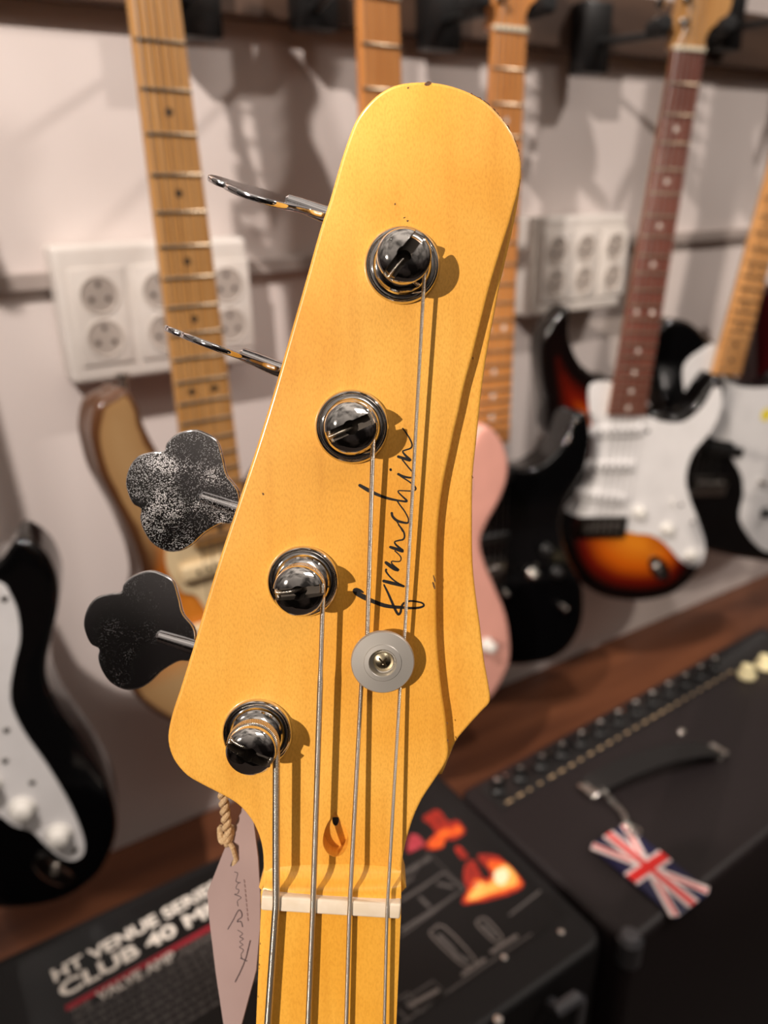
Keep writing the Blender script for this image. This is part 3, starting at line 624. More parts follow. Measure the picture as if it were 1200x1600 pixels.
def dustym(name, lo, hi, amt):
    m = bpy.data.materials.new(name); m.use_nodes = True; t = m.node_tree; b = t.nodes['Principled BSDF']
    b.inputs['Base Color'].default_value = (.72, .72, .74, 1); b.inputs['Metallic'].default_value = 1; b.inputs['Roughness'].default_value = .07
    tc = t.nodes.new('ShaderNodeTexCoord'); v = t.nodes.new('ShaderNodeTexVoronoi'); v.inputs['Scale'].default_value = 3000; t.links.new(tc.outputs['Object'], v.inputs['Vector'])
    n = t.nodes.new('ShaderNodeTexNoise'); n.inputs['Scale'].default_value = 120; t.links.new(tc.outputs['Object'], n.inputs['Vector'])
    mm = t.nodes.new('ShaderNodeMapRange'); mm.inputs['From Min'].default_value = .35; mm.inputs['From Max'].default_value = .7; mm.inputs['To Min'].default_value = lo; mm.inputs['To Max'].default_value = hi; t.links.new(n.outputs['Fac'], mm.inputs['Value'])
    lt = t.nodes.new('ShaderNodeMath'); lt.operation = 'LESS_THAN'; t.links.new(v.outputs['Distance'], lt.inputs[0]); t.links.new(mm.outputs[0], lt.inputs[1])
    ml = t.nodes.new('ShaderNodeMath'); ml.operation = 'MULTIPLY'; ml.inputs[1].default_value = amt; t.links.new(lt.outputs[0], ml.inputs[0])
    d = t.nodes.new('ShaderNodeBsdfDiffuse'); d.inputs['Color'].default_value = (.85, .85, .88, 1); mx = t.nodes.new('ShaderNodeMixShader')
    t.links.new(ml.outputs[0], mx.inputs[0]); t.links.new(b.outputs[0], mx.inputs[1]); t.links.new(d.outputs[0], mx.inputs[2]); t.links.new(mx.outputs[0], t.nodes['Material Output'].inputs[0]); return m
d1 = dustym('dusty chrome', .10, .42, .9); d2 = dustym('lightly dusty chrome', .0, .22, .35)
dusty = [d2, d2, d1, d2]
wound = {}
def wire(name, rgb, pitch, axis):
    m = bpy.data.materials.new(name); m.use_nodes = True; t = m.node_tree; b = t.nodes['Principled BSDF']
    b.inputs['Metallic'].default_value = 1; b.inputs['Roughness'].default_value = .28; b.inputs['Base Color'].default_value = (*lin(rgb), 1)
    uv = t.nodes.new('ShaderNodeUVMap'); sx = t.nodes.new('ShaderNodeSeparateXYZ'); t.links.new(uv.outputs[0], sx.inputs[0])
    mu = t.nodes.new('ShaderNodeMath'); mu.operation = 'MULTIPLY'; mu.inputs[1].default_value = 2*math.pi/pitch; t.links.new(sx.outputs['Y'], mu.inputs[0])
    sn = t.nodes.new('ShaderNodeMath'); sn.operation = 'SINE'; t.links.new(mu.outputs[0], sn.inputs[0])
    mr = t.nodes.new('ShaderNodeMapRange'); mr.inputs['From Min'].default_value = -1; t.links.new(sn.outputs[0], mr.inputs['Value'])
    mx = t.nodes.new('ShaderNodeMix'); mx.data_type = 'RGBA'; t.links.new(mr.outputs[0], mx.inputs['Factor']); mx.inputs['A'].default_value = (*[v*.55 for v in lin(rgb)], 1); mx.inputs['B'].default_value = (*lin(rgb), 1)
    t.links.new(mx.outputs['Result'], b.inputs['Base Color'])
    bp = t.nodes.new('ShaderNodeBump'); bp.inputs['Distance'].default_value = .00012; bp.inputs['Strength'].default_value = .8; t.links.new(mr.outputs[0], bp.inputs['Height']); t.links.new(bp.outputs[0], b.inputs['Normal'])
    return m
def uvtube(bm, pts, r, seg=14):
    uvl = bm.loops.layers.uv.verify(); pts = [Vector(p) for p in pts]; n = len(pts); rs = r if isinstance(r, (list, tuple)) else [r]*n
    s = [0.0]
    for i in range(1, n): s.append(s[-1]+(pts[i]-pts[i-1]).length)
    t0 = (pts[1]-pts[0]).normalized(); up = Vector((0, 0, 1)) if abs(t0.z) < .9 else Vector((1, 0, 0)); u = t0.cross(up).normalized(); rings = []
    for i in range(n):
        t = (pts[min(i+1, n-1)]-pts[max(i-1, 0)]).normalized(); u = (u-t*u.dot(t)).normalized(); v = t.cross(u)
        rings.append([bm.verts.new(pts[i]+rs[i]*(u*math.cos(2*math.pi*k/seg)+v*math.sin(2*math.pi*k/seg))) for k in range(seg)])
    for i in range(n-1):
        a, b = rings[i], rings[i+1]
        for k in range(seg):
            f = bm.faces.new((a[k], a[(k+1) % seg], b[(k+1) % seg], b[k]))
            for lp, (uu, vv) in zip(f.loops, ((k, s[i]), (k+1, s[i]), (k+1, s[i+1]), (k, s[i+1]))): lp[uvl].uv = (uu/seg, vv)
    bm.faces.new(rings[0][::-1]); bm.faces.new(rings[-1])
# string: nut px, bottom px, radius, pitch, post index, leaving height, turns
strings = [((431.5,1412),(418.5,1598),.00108,.00042,3,.0078,2.4,'wound bass string, thickest'),
           ((489,1418),(481.5,1598),.00086,.00038,2,.0072,1.6,'wound bass string, second thickest'),
           ((546,1423),(541,1598),.00066,.00032,1,.0060,1.5,'wound bass string, third thickest'),
           ((604.5,1427),(600.5,1598),.00050,.00028,0,.0060,1.3,'wound bass string, thinnest')]
tree = H(598, 1035, .0058)
NH = .0076
for i, (pn, pb, r, pitch, pi_, hl, turns, lab) in enumerate(strings):
    P0 = posts[pi_]; wr = .0053+r
    a = H(*pn, NH); b = H(*pb, NH+.0003); bb = a+(b-a)*9.2
    exitp = Vector((P0.x+wr, P0.y, hl))
    path = [bb, b, a]
    if i >= 2:   # held down by the round string tree
        ty = tree.y+.0015; tx = H(565, 1075, .0030).x if i == 2 else H(625.5, 1075, .0030).x
        path.append(Vector((tx, H(600, 1062, .003).y, .0030+r)))
        tx2 = H(573.5, 995, .0030).x if i == 2 else H(631.5, 995, .0030).x
        path.append(Vector((tx2, H(600, 1005, .003).y, .0030+r)))
    path.append(exitp)
    # soften corners a little, then densify
    dense = []
    for q0, q1 in zip(path, path[1:]):
        for k in range(24): dense.append(q0.lerp(q1, k/24))
    coil = []; nst = int(40*turns); a1 = 2*math.pi*turns
    for k in range(nst+1):
        t = k/nst; ang = a1*t; hh = hl+(min(.0100, hl+2.1*r*turns)-hl)*t
        coil.append(Vector((P0.x+wr*math.cos(ang), P0.y+wr*math.sin(ang), hh)))
    dense += coil
    rs = [r]*len(dense)
    if i == 1:    # the winding is thinner near the post
        ys = H(505, 1062, NH).y
        rs = [r*.80 if (d.y > ys) else r for d in dense]
    if i == 0: rs = [r if k < 80 else r*.9 for k in range(len(dense))]
    bm = bmesh.new(); uvtube(bm, dense, rs, 14)
    # tail: up over the slot and down into the centre hole of the post
    sa = slotang[pi_]; cdir = Vector((math.cos(sa+math.pi), math.sin(sa+math.pi), 0)); rr = min(r, .0008)*.85
    tl = [P0.xy.to_3d()+cdir*.0063+Vector((0, 0, .0098)), P0.xy.to_3d()+cdir*.0060+Vector((0, 0, .0112)), P0.xy.to_3d()+cdir*.0045+Vector((0, 0, .0121)), P0.xy.to_3d()+cdir*.0024+Vector((0, 0, .0119)), P0.xy.to_3d()+cdir*.0008+Vector((0, 0, .0105)), P0.xy.to_3d()+Vector((0, 0, .0085))]
    uvtube(bm, spline(tl, 8, False), rr, 12)
    so = obj('string', bm, wire('wound string %d' % (i+1), (228, 218, 204), pitch, 'y'), bass); so['label'] = lab
chip = mat('worn dark wood', (70, 42, 20), .7, rgb2=(120, 80, 44), scale=(900, 900, 900))
for i, P0 in enumerate(posts):
    M = Matrix.Translation((P0.x, P0.y, 0))
    bm = bmesh.new(); lathe(bm, post_profile(), 64, M); po = obj('tuning_post', bm, chr2, bass, smooth=False)
    bm = bmesh.new(); MM = M @ Matrix.Rotation(slotang[i], 4, 'Z'); box(bm, -.009, .009, -.0014, .0014, .0108, .016, 0, 1, MM); lathe(bm, [(0, .016), (.0019, .016), (.0019, .007), (0, .007)], 24, M)
    bm.free(); bm = bmesh.new(); box(bm, -.009, .009, -.00155, .00155, .0104, .018, 0, 1, MM); cu = obj('c', bm, chr2, bass, smooth=False); boolean(po, cu)
    bm = bmesh.new(); lathe(bm, [(0, .018), (.0020, .018), (.0020, .006), (0, .006)], 24, M); cu = obj('c', bm, chr2, bass, smooth=False); boolean(po, cu)
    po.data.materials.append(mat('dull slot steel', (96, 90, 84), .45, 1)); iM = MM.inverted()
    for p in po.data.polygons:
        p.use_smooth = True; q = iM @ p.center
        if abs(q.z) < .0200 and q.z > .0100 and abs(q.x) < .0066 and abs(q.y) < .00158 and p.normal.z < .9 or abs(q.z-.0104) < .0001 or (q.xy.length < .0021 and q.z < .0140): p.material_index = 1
    po.data.set_sharp_from_angle(angle=math.radians(30))
    bm = bmesh.new(); lathe(bm, [(.0077, .0002), (.0079, .0011), (.0083, .0009), (.0088, .0009), (.0092, .0014), (.0097, .0018), (.0101, .0014), (.0103, .0006), (.0103, -.0002)], 64, M); obj('ferrule', bm, chr2, po)
    # shaft and clover button
    (hx, hy), (tx, ty), rollv = key_specs[i]
    hp = H(hx, hy, HK); tp = H(tx, ty, HK); u = (tp-hp).normalized(); v0 = Vector((-u.y, u.x, 0)); nrm = Vector((0, 0, 1))
    ca, sa = math.cos(math.radians(rollv)), math.sin(math.radians(rollv)); v = v0*ca+nrm*sa; w_ = u.cross(v)
    MK = Matrix((u, v, w_)).transposed().to_4x4(); MK.translation = hp
    bm = bmesh.new(); prism(bm, [(q.x, q.y) for q in spline([Vector((a, b, 0)) for a, b in cl], 5)], .0009, -.0009, .0006, 3)
    sc = (tp-hp).length/abs((H(233, 747, HK)-o3).length) if i > 1 else 1.0
    if i == 3: sc = 1.0
    for vv in bm.verts: 
        q = vv.co
        bend = .0000 if i > 1 else .9*(max(0, q.x))**2*1.0
        vv.co = MK @ Vector((q.x, q.y, q.z+bend))
    tube(bm, [MK @ Vector(k) for k in ((-.022, 0, 0), (.001, 0, .0002), (.0075, 0, .0007), (.0115, 0, .0009), (.0122, 0, .0009))], [.0024, .0024, .0021, .0019, .0012], 20)
    kk = obj('tuning_key', bm, dusty[i], po)
    # gear housing on the back of the head
    bm = bmesh.new(); box(bm, -.012, .012, -.010, .010, -.0262, -.0134, .002, 2, M @ Matrix.Rotation(math.atan2(u.y, u.x), 4, 'Z')); obj('gear_housing', bm, chr2, po)
# ---- string tree
satin = mat('satin steel disc', (190, 186, 180), .5, .75)
M = Matrix.Translation((tree.x, tree.y, 0))
bm = bmesh.new(); lathe(bm, [(.0030, 0), (.0030, .0038), (.0084, .0042), (.0090, .0047), (.0090, .0056), (.0087, .0060), (.0054, .0062), (.0052, .0065), (.0040, .0066), (.0037, .0062), (.0035, .0042), (0, .0040)], 64, M); tr = obj('string_tree', bm, satin, bass)
bm = bmesh.new(); lathe(bm, [(.0029, .0041), (.0028, .0048), (.0018, .0054), (.0006, .0056), (0, .0052)], 32, M @ Matrix.Translation((.0002, -.0002, 0))); sc_ = obj('screw', bm, mat('nickel screw', (222, 208, 176), .2, 1), tr)
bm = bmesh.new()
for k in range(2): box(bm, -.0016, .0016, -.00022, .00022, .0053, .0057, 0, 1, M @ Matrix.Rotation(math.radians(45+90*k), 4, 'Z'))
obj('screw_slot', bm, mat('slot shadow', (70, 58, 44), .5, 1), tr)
# ---- written name on the face, traced as ink strokes
ink = mat('black ink', (16, 13, 14), .45)
def A(L): return [(540+x/8.571, 820+y/8.571) for x, y in L]
def B(L): return [(540+x/8.571, 660+y/8.571) for x, y in L]
strokes = [
 (A([(235,905),(200,885),(150,868),(122,880),(150,915),(240,965),(320,1005),(420,1045),(520,1080),(640,1100),(740,1105),(860,1115),(980,1110),(1045,1085),(1030,1050),(960,1030),(880,1020),(820,1030),(770,1060),(745,1110),(738,1165),(710,1200),(680,1165),(640,1080),(580,940),(515,805)]), [18,34,40,48,56,60,50,46,46,40,36,28,26,24,20,20,22,24,26,26,28,28,30,30,26,20]),
 (A([(510,752),(600,775),(700,800),(785,825),(700,780),(620,720),(565,660),(540,620),(543,600)]), [34,40,36,22,18,18,20,22,26]),
 (A([(540,505),(600,550),(660,590),(705,605),(660,560),(620,520),(620,488),(680,492),(730,485),(742,440),(710,395),(660,350)]), [34,44,44,30,18,16,14,14,14,14,14,14]),
 (A([(600,298),(680,325),(765,352),(710,300),(665,255),(660,225),(710,210),(770,195),(790,150),(770,80),(710,0)]), [30,38,34,26,20,16,18,20,20,20,18]),
 (B([(765,1457),(720,1380),(680,1320)]), [18,16,12]),
 (B([(618,1215),(630,1260),(680,1310),(750,1335),(830,1345),(840,1290),(790,1190),(730,1110),(690,1050)]), [28,28,30,28,22,16,16,16,16]),
 (B([(190,843),(300,905),(400,955),(500,995),(600,1025),(720,1048),(820,1055),(760,990),(710,940),(710,915),(780,915),(880,918),(935,900),(930,865),(860,800),(760,735),(705,695)]), [34,44,36,32,28,22,24,18,16,14,14,16,18,20,16,16,16]),
 (B([(705,692),(780,725),(880,740),(925,715),(900,670),(840,600),(760,500)]), [28,26,20,18,16,16,16]),
 (B([(705,458),(790,485),(865,505),(800,440),(765,390),(800,370),(870,345),(890,300),(860,220),(810,140),(765,80)]), [30,34,32,24,18,16,18,18,18,16,14]),
 (B([(602,630),(605,638)]), [28,26])]
bm = bmesh.new(); h0 = .00003
for pts, ws in strokes:
    P3 = spline([Vector((*H2(*p), 0)) for p in pts], 6, False)
    W3 = []
    for k in range(len(pts)-1):
        for j in range(6): W3.append(ws[k]+(ws[k+1]-ws[k])*j/6)
    W3.append(ws[-1]); ribbon(bm, [(v.x, v.y) for v in P3], [x*1.22/8.571/F*D for x in W3], h0); h0 += .000004
lo = obj('name_inscription', bm, ink, bass, smooth=False); lo['label'] = 'black handwritten name franchin running up the face'
# ---- dings: chips along the worn edges, small dents in the face
bm = bmesh.new(); rnd = random.Random(3)
def chipat(px, py, sx_, sy_, h, rot=0):
    c = H(px, py, h); k = 9; vs = []
    for i in range(k):
        a = 2*math.pi*i/k; rr = .6+.8*rnd.random(); x, y = sx_*rr*math.cos(a), sy_*rr*math.sin(a)
        vs.append(bm.verts.new((c.x+x*math.cos(rot)-y*math.sin(rot), c.y+x*math.sin(rot)+y*math.cos(rot), h)))
    bm.faces.new(vs)
u_ = D/F
def edge_chips(L, per, h, smin, smax, inset=1.5):
    for (x0, y0), (x1, y1) in zip(L, L[1:]):
        d = math.hypot(x1-x0, y1-y0); n = max(1, int(d/per)); tx, ty = (x1-x0)/d, (y1-y0)/d
        for i in range(n):
            if rnd.random() < .45: continue
            f = (i+rnd.random())/n; s = rnd.uniform(smin, smax)
            chipat(x0+(x1-x0)*f-ty*inset, y0+(y1-y0)*f+tx*inset, s*u_*2.3, s*u_*1.1, h, math.atan2(-ty, tx))
EH = .00004
edge_chips([(734,144),(758,158),(776,175),(794,198),(806,220),(813,246),(813,275),(809,300)], 3.5, -.0003, 1.0, 2.2, 1.6)
edge_chips([(735,810),(736,880),(741,930),(748,982),(754,1032),(761,1070),(763,1092)], 7, -.0045, .9, 2.0, 1.6)
edge_chips([(660,1248),(646,1276),(636,1304),(629,1333)], 6, -.0002, .7, 1.5, 1.6)
edge_chips([(621,1470),(619,1530),(616.5,1597)], 7, FB-.0011, .8, 1.8, 2)
edge_chips([(405.5,1470),(402.5,1540),(400.5,1597)], 10, FB-.0011, .4, .9, -1.5)
for x, y, s, t in ((668,130,5,3),(679,905,1.2,6),(678,915,1.6,5),(638,137,1.5,1.5),(411,772,1.6,2),(617,319,1.2,1.6),(632,340,2,.7),(637,345,2,1.2),(699,1130,1,3),(700,1158,1,3),(738,745,1.2,3),(739,560,1,2)):
    hh = EH if x < 737 else -.0041
    chipat(x, y, s*u_, t*u_, hh, .3)
obj('worn_chip', bm, chip, bass, smooth=False)['kind'] = 'stuff'

# ================================================================ paper tag on twine
TD = -.018
tagm = mat('tag card', (158, 136, 133), .7, rgb2=(152, 130, 127), scale=(40, 40, 40))
tn = 22
tg = thing('hang_tag', 'pale mauve card tag with handwritten script hanging on twine below the headstock', 'tag', MH @ Matrix.Translation(H(366, 1330, TD)))
tgi = (Matrix.Translation(H(366, 1330, TD))).inverted()
# the card turns about its long axis: further away on its right side
def TG(px, py, off=0):
    o = -foot*0; d = ray(px, py); dl = Vector((d.dot(ex), d.dot(ey), d.dot(n_w)))     # local ray from lens
    c = Vector((-foot.dot(ex)*0, 0, 0)); lens = Vector((0, 0, D)); p0 = H(350, 1400, TD); nn = Vector((math.sin(math.radians(-24)), .05, 1)).normalized()
    s = (p0-lens).dot(nn)/dl.dot(nn); return tgi @ (lens+dl*s+nn*off)
tpx = [(379,1262),(352,1325),(324.6,1394),(328,1438),(338,1520),(350,1600),(364,1680),(370,1690),(378,1600),(401,1515),(407,1450),(407.5,1400),(404,1340),(397,1285),(386,1262)]
bm = bmesh.new(); f_ = [bm.verts.new(TG(*p, .0003)) for p in tpx]; b_ = [bm.verts.new(TG(*p, -.0003)) for p in tpx]
bm.faces.new(f_); bm.faces.new(b_[::-1])
for i in range(len(f_)): j = (i+1) % len(f_); bm.faces.new((f_[i], b_[i], b_[j], f_[j]))
bmesh.ops.recalc_face_normals(bm, faces=bm.faces); obj('card', bm, tagm, tg, smooth=False)
T = lambda L: [(320+x/4.324, 1230+y/4.324) for x, y in L]
bm = bmesh.new()
for L, w_ in ((T([(180,530),(185,510),(195,490)]), 2.2), (T([(205,570),(225,575),(222,600),(215,630),(230,640),(245,640),(225,650),(215,680),(235,690),(225,715),(205,720),(250,740),(225,765),(230,800)]), 1.1),
             (T([(160,955),(195,895),(230,830),(250,835),(255,870),(230,890),(225,905),(250,905),(260,940)]), 1.8), (T([(225,960),(260,985),(240,1005),(265,1020),(240,1040),(262,1060),(238,1075),(265,1095),(250,1125),(255,1155)]), 1.1),
             (T([(312,1030),(295,1100),(280,1155),(250,1230),(210,1310)]), 2.0), (T([(245,1150),(290,1170)]), 1.8)):
    P3 = [TG(*p, .0004) for p in L]; P3 = spline(P3, 4, False); tube(bm, P3, w_*u_*.5, 5)
obj('handwriting', bm, mat('tag ink', (70, 56, 60), .6), tg)
bm = bmesh.new()
for k in range(9): 
    y = 620+32*k; P3 = [TG(*p, .0004) for p in T([(270+k*3, y), (274+k*3, y+22)])]; tube(bm, P3, 1.3*u_, 4)
obj('small_print', bm, mat('faint print', (146, 124, 122), .7), tg)
twm = mat('twine', (206, 178, 140), .9, rgb2=(170, 138, 98), scale=(1500, 1500, 1500))
tw = thing('twine_loop', 'beige twine loop with a knot holding the card tag to the headstock', 'twine', MH @ Matrix.Translation(H(350, 1290, TD)))
twi = Matrix.Translation(H(350, 1290, TD)).inverted()
bm = bmesh.new()
for ph in range(2):
    pts = []
    for k in range(60):
        t = k/59; c = H(347+11*t, 1232+88*t, TD+.010-.010*t); a = t*22+ph*math.pi; pts.append(twi @ (c+Vector((math.cos(a)*.0008, 0, math.sin(a)*.0008))))
    tube(bm, pts, .0009, 8)
kn = [twi @ (H(353, 1303, TD+.001)+Vector((math.cos(a)*.0019, math.sin(a*2.2)*.0019, math.sin(a)*.0017))) for a in [k*.3 for k in range(44)]]
tube(bm, kn, .0009, 8)
tube(bm, [twi @ p for p in (H(356, 1312, TD), H(364, 1325, TD+.003), H(369, 1342, TD+.002), H(364, 1352, TD))], .0008, 8)
obj('cord', bm, twm, tw)
# ================================================================ amplifiers
AZ = CAMZ-.62
tolex = mat('black amp covering', (17, 15, 16), .55, rgb2=(14, 13, 14), scale=(400, 400, 400), bump=.25, bscale=700, spec=.3)
tolex2 = mat('dark brown amp covering', (33, 26, 27), .5, rgb2=(25, 20, 21), scale=(300, 300, 300), bump=.25, bscale=600, spec=.3)
ROT = Matrix.Rotation(math.radians(2.8), 4, 'Z')
fr = on_z(953, 1466, AZ); ROTL = Matrix.Rotation(math.radians(.8), 4, 'Z'); MA = Matrix.Translation((fr.x, fr.y, 0)) @ ROTL; MAI = MA.inverted(); DA = .284; WA = .55
am = thing('guitar_amplifier', 'black amplifier with white VENUE SERIES lettering and flame print on top', 'amplifier', MA, 'amplifiers below the guitars')
def rrect(x0, x1, y0, y1, r, n=5):
    out = []
    for cx, cy, a0 in ((x1-r, y0+r, -90), (x1-r, y1-r, 0), (x0+r, y1-r, 90), (x0+r, y0+r, 180)):
        for k in range(n+1): a = math.radians(a0+90*k/n); out.append((cx+r*math.cos(a), cy+r*math.sin(a)))
    return out
bm = bmesh.new(); prism(bm, rrect(-WA, 0, 0, DA, .020), AZ, .01, .007, 4); obj('cabinet', bm, tolex, am)
def AP(px, py, dz=.0006): v = MAI @ on_z(px, py, AZ); return Vector((v.x, v.y, AZ+dz))
# printed black sheet on the top
s0 = AP(0, 1560); s1 = AP(900, 1452)
bm = bmesh.new(); sx0, sx1 = AP(68, 1575).x, AP(915, 1445).x; sy1 = DA-.014; sy0 = AP(740, 1530).y; sx0 = -.45; sx1 = -.014
box(bm, sx0, sx1, sy0, sy1, AZ-.0002, AZ+.0004); obj('printed_sheet', bm, mat('sheet black', (12, 11, 12), .42, rgb2=(11, 10, 11), spec=.3), am, smooth=False)
wtxt = mat('print white', (238, 230, 220), .6); gtxt = mat('print grey', (112, 104, 100), .6); dtxt = mat('print dark grey', (84, 79, 77), .6); rtxt = mat('print red', (150, 22, 40), .6)
def put_text(body, pl, pr, capheight_px, m, name='lettering', bold=.02, z=.0008):
    """baseline from image point pl to pr on the amp top"""
    a, b = AP(*pl, z), AP(*pr, z); me = text_bm(body, 1.0, bold)
    xs = [v.co.x for v in me.vertices]; ys = [v.co.y for v in me.vertices]; w0 = max(xs)-min(xs); h0 = max(ys)-min(ys)
    W = (b-a).length; k = W/w0; hh = capheight_px; ang = math.atan2(b.y-a.y, b.x-a.x)
    for v in me.vertices: v.co.x = (v.co.x-min(xs))*k; v.co.y = (v.co.y-min(ys))*hh/h0
    o = obj(name, me, m, am, smooth=False); o.location = (a.x, a.y, a.z); o.rotation_euler = (0, 0, ang); return o
put_text('HT VENUE SERIES', (86, 1536), (345, 1390), .0134, wtxt, bold=.028)
put_text('CLUB 40 MKII', (97, 1562), (372, 1408), .0152, wtxt, bold=.03)
a = AP(103, 1577); b = AP(345, 1441); an = math.atan2(b.y-a.y, b.x-a.x); bm = bmesh.new(); box(bm, 0, (b-a).length, -.0024, .0024, AZ+.0003, AZ+.0009, 0, 1, Matrix.Translation((a.x, a.y, 0)) @ Matrix.Rotation(an, 4, 'Z')); obj('red_stripe', bm, rtxt, am, smooth=False)
put_text('THE', (112, 1589), (144, 1571), .0065, gtxt, bold=0)
put_text('VALVE AMP', (154, 1567), (276, 1499), .0098, mat('print light grey', (196, 188, 180), .6), bold=.03)
put_text('REDEFINED', (282, 1494), (345, 1459), .0065, gtxt, bold=0)
# rows of tiny print
bm = bmesh.new(); rr = random.Random(5)
base = AP(112, 1598); MB_ = Matrix.Translation((base.x, base.y, 0)) @ Matrix.Rotation(an, 4, 'Z')
for row in range(9):
    y = -.007*row; x = .002
    while x < .165:
        wd = rr.uniform(.003, .010)
        box(bm, x, x+wd, y, y+.0026, AZ+.0003, AZ+.0007, 0, 1, MB_)
        x += wd+.0018
obj('small_print', bm, dtxt, am, smooth=False)
# flame picture on the sheet: layered print colours
def patch(L, m, z, name):
    pts = spline([AP(*p, z) for p in L], 4); bm = bmesh.new(); vs = [bm.verts.new(v) for v in pts]; f = bm.faces.new(vs); bm.normal_update()
    if f.normal.z < 0: f.normal_flip()
    r = bmesh.ops.extrude_face_region(bm, geom=[f]); 
    for v in [g for g in r['geom'] if isinstance(g, bmesh.types.BMVert)]: v.co.z -= .0002
    bmesh.ops.recalc_face_normals(bm, faces=bm.faces); return obj(name, bm, m, am, smooth=False)
C8 = lambda L: [(640+x/6, 1230+y/6) for x, y in L]
red = mat('flame red', (188, 42, 22), .6, rgb2=(120, 22, 12), scale=(180, 180, 180)); org = mat('flame orange', (250, 112, 30), .6, rgb2=(222, 70, 20), scale=(160, 160, 160)); yel = mat('flame yellow', (255, 205, 110), .6, rgb2=(255, 170, 70), scale=(150, 150, 150)); whi = mat('flame white', (255, 238, 196), .6)
fl = 'flame_print'
patch(C8([(120,300),(170,250),(240,215),(290,235),(370,330),(440,310),(520,400),(500,450),(420,495),(340,500),(320,560),(240,590),(150,580),(160,520),(240,430),(190,350)]), red, .0006, fl)
patch(C8([(180,520),(250,450),(330,390),(380,400),(450,370),(500,400),(460,450),(370,460),(330,500),(300,560),(230,575),(185,560)]), org, .0009, fl)
patch(C8([(640,640),(820,650),(930,750),(1060,880),(1060,940),(960,1000),(800,1050),(600,1090),(500,1100),(500,1040),(540,960),(500,850),(540,700),(600,690),(640,760),(700,860),(760,820),(700,740)]), red, .0006, fl)
patch(C8([(740,700),(860,700),(950,760),(1040,880),(1040,930),(900,990),(760,1030),(620,1070),(530,1080),(540,1010),(580,930),(600,870),(680,880),(720,900),(790,820),(750,760)]), org, .0009, fl)
patch(C8([(800,780),(900,740),(1000,840),(990,920),(880,960),(740,1010),(620,1055),(550,1060),(580,990),(660,900),(740,920),(800,850)]), yel, .0012, fl)
patch(C8([(790,820),(880,770),(930,830),(910,890),(860,925),(810,905)]), whi, .0015, fl)
patch(C8([(0,460),(60,450),(110,490),(140,540),(60,590),(-20,610)]), mat('print pink', (196, 70, 84), .6, rgb2=(150, 30, 40), scale=(200, 200, 200)), .0006, 'pink_print')
patch(C8([(425,580),(460,555),(540,630),(530,660),(480,670)]), red, .0006, fl)
# line drawings: frames, valves
def pline(L, wpx, m=dtxt, z=.0006, name='line_drawing', closed=False, smooth=0):
    pts = [AP(*p, z) for p in L]
    if smooth: pts = spline(pts, smooth, closed)
    if closed: pts = pts+[pts[0]]
    bm = bmesh.new(); ribbon(bm, [(p.x, p.y) for p in pts], [wpx*.5/F]*len(pts), AZ+z); return obj(name, bm, m, am, smooth=False)
C3 = lambda L: [(560+x/3, 1200+y/3) for x, y in L]
pline(C3([(205,620),(300,560),(400,490),(495,570),(380,650),(205,760)]), 7, dtxt); pline(C3([(205,570),(330,400),(500,570),(200,790)]), 3, dtxt)
pline(C3([(215,495),(330,425)]), 11, dtxt); pline(C3([(290,610),(330,650)]), 8, dtxt); pline(C3([(375,545),(440,560)]), 8, dtxt); pline(C3([(210,540),(250,520)]), 8, dtxt)
pline(C3([(350,760),(400,745),(540,890),(530,930),(480,920),(345,790)]), 4, gtxt, closed=True, smooth=3); pline(C3([(380,790),(440,850),(460,880),(510,905)]), 11, dtxt)
pline(C3([(560,715),(600,710),(670,790),(660,815),(630,810),(560,740)]), 4, gtxt, closed=True, smooth=3); pline(C3([(590,740),(640,790)]), 9, dtxt)
pline(C3([(490,970),(590,900)]), 8, gtxt); pline(C3([(625,865),(740,790)]), 8, gtxt)
pline(C3([(205,1200),(480,1010),(600,925),(810,780)]), 4, dtxt); pline(C3([(710,690),(850,580)]), 5, dtxt)
pline(C3([(215,1090),(350,1000),(410,1055),(290,1150)]), 4, dtxt, closed=True); pline(C3([(240,1115),(370,1045)]), 9, gtxt); pline(C3([(185,1085),(235,1055),(265,1090)]), 4, dtxt); pline(C3([(190,1140),(240,1190)]), 4, dtxt)
for px, py, rr_ in ((877, 1457, .0032), (788, 1497, .0030), (778, 1594, .004), (744, 1384, .002)):
    p = AP(px, py, 0); bm = bmesh.new(); lathe(bm, [(rr_, 0), (rr_*.9, .0012), (0, .0018)], 16, Matrix.Translation(p)); obj('screw', bm, chrome, am)
# corner cap and side handle at the front right
bm = bmesh.new(); 
W = 0
tube(bm, [(W-.075, -.006, AZ-.02), (W-.078, -.016, AZ-.012), (W-.06, -.018, AZ-.010), (W-.052, -.016, AZ-.02), (W-.05, -.012, AZ-.12)], .006, 10); obj('front_handle', bm, mat('grey plastic', (70, 70, 74), .4), am)
# ---- second amplifier, right
q0 = on_z(970, 1492, AZ); lq = MAI @ q0; q0 = MA @ Vector((max(lq.x, .008), lq.y, 0)); MB2 = Matrix.Translation((q0.x, q0.y, 0)) @ ROT; MBI = MB2.inverted()
a2 = thing('guitar_amplifier', 'dark brown amplifier with a row of control knobs and strap handle, right', 'amplifier', MB2, 'amplifiers below the guitars')
W2 = .60; Dp = .236; bm = bmesh.new(); prism(bm, rrect(0, W2, 0, Dp, .012), AZ, .01, .008, 4); obj('cabinet', bm, tolex2, a2)
def BP(px, py, dz=0): v = MBI @ on_z(px, py, AZ); return Vector((v.x, v.y, AZ+dz))
bm = bmesh.new(); box(bm, .02, W2-.02, Dp-.050, Dp-.012, AZ-.001, AZ+.0012, .001); obj('control_panel', bm, mat('panel black', (20, 19, 20), .3), a2)
bm = bmesh.new(); rq = random.Random(2)
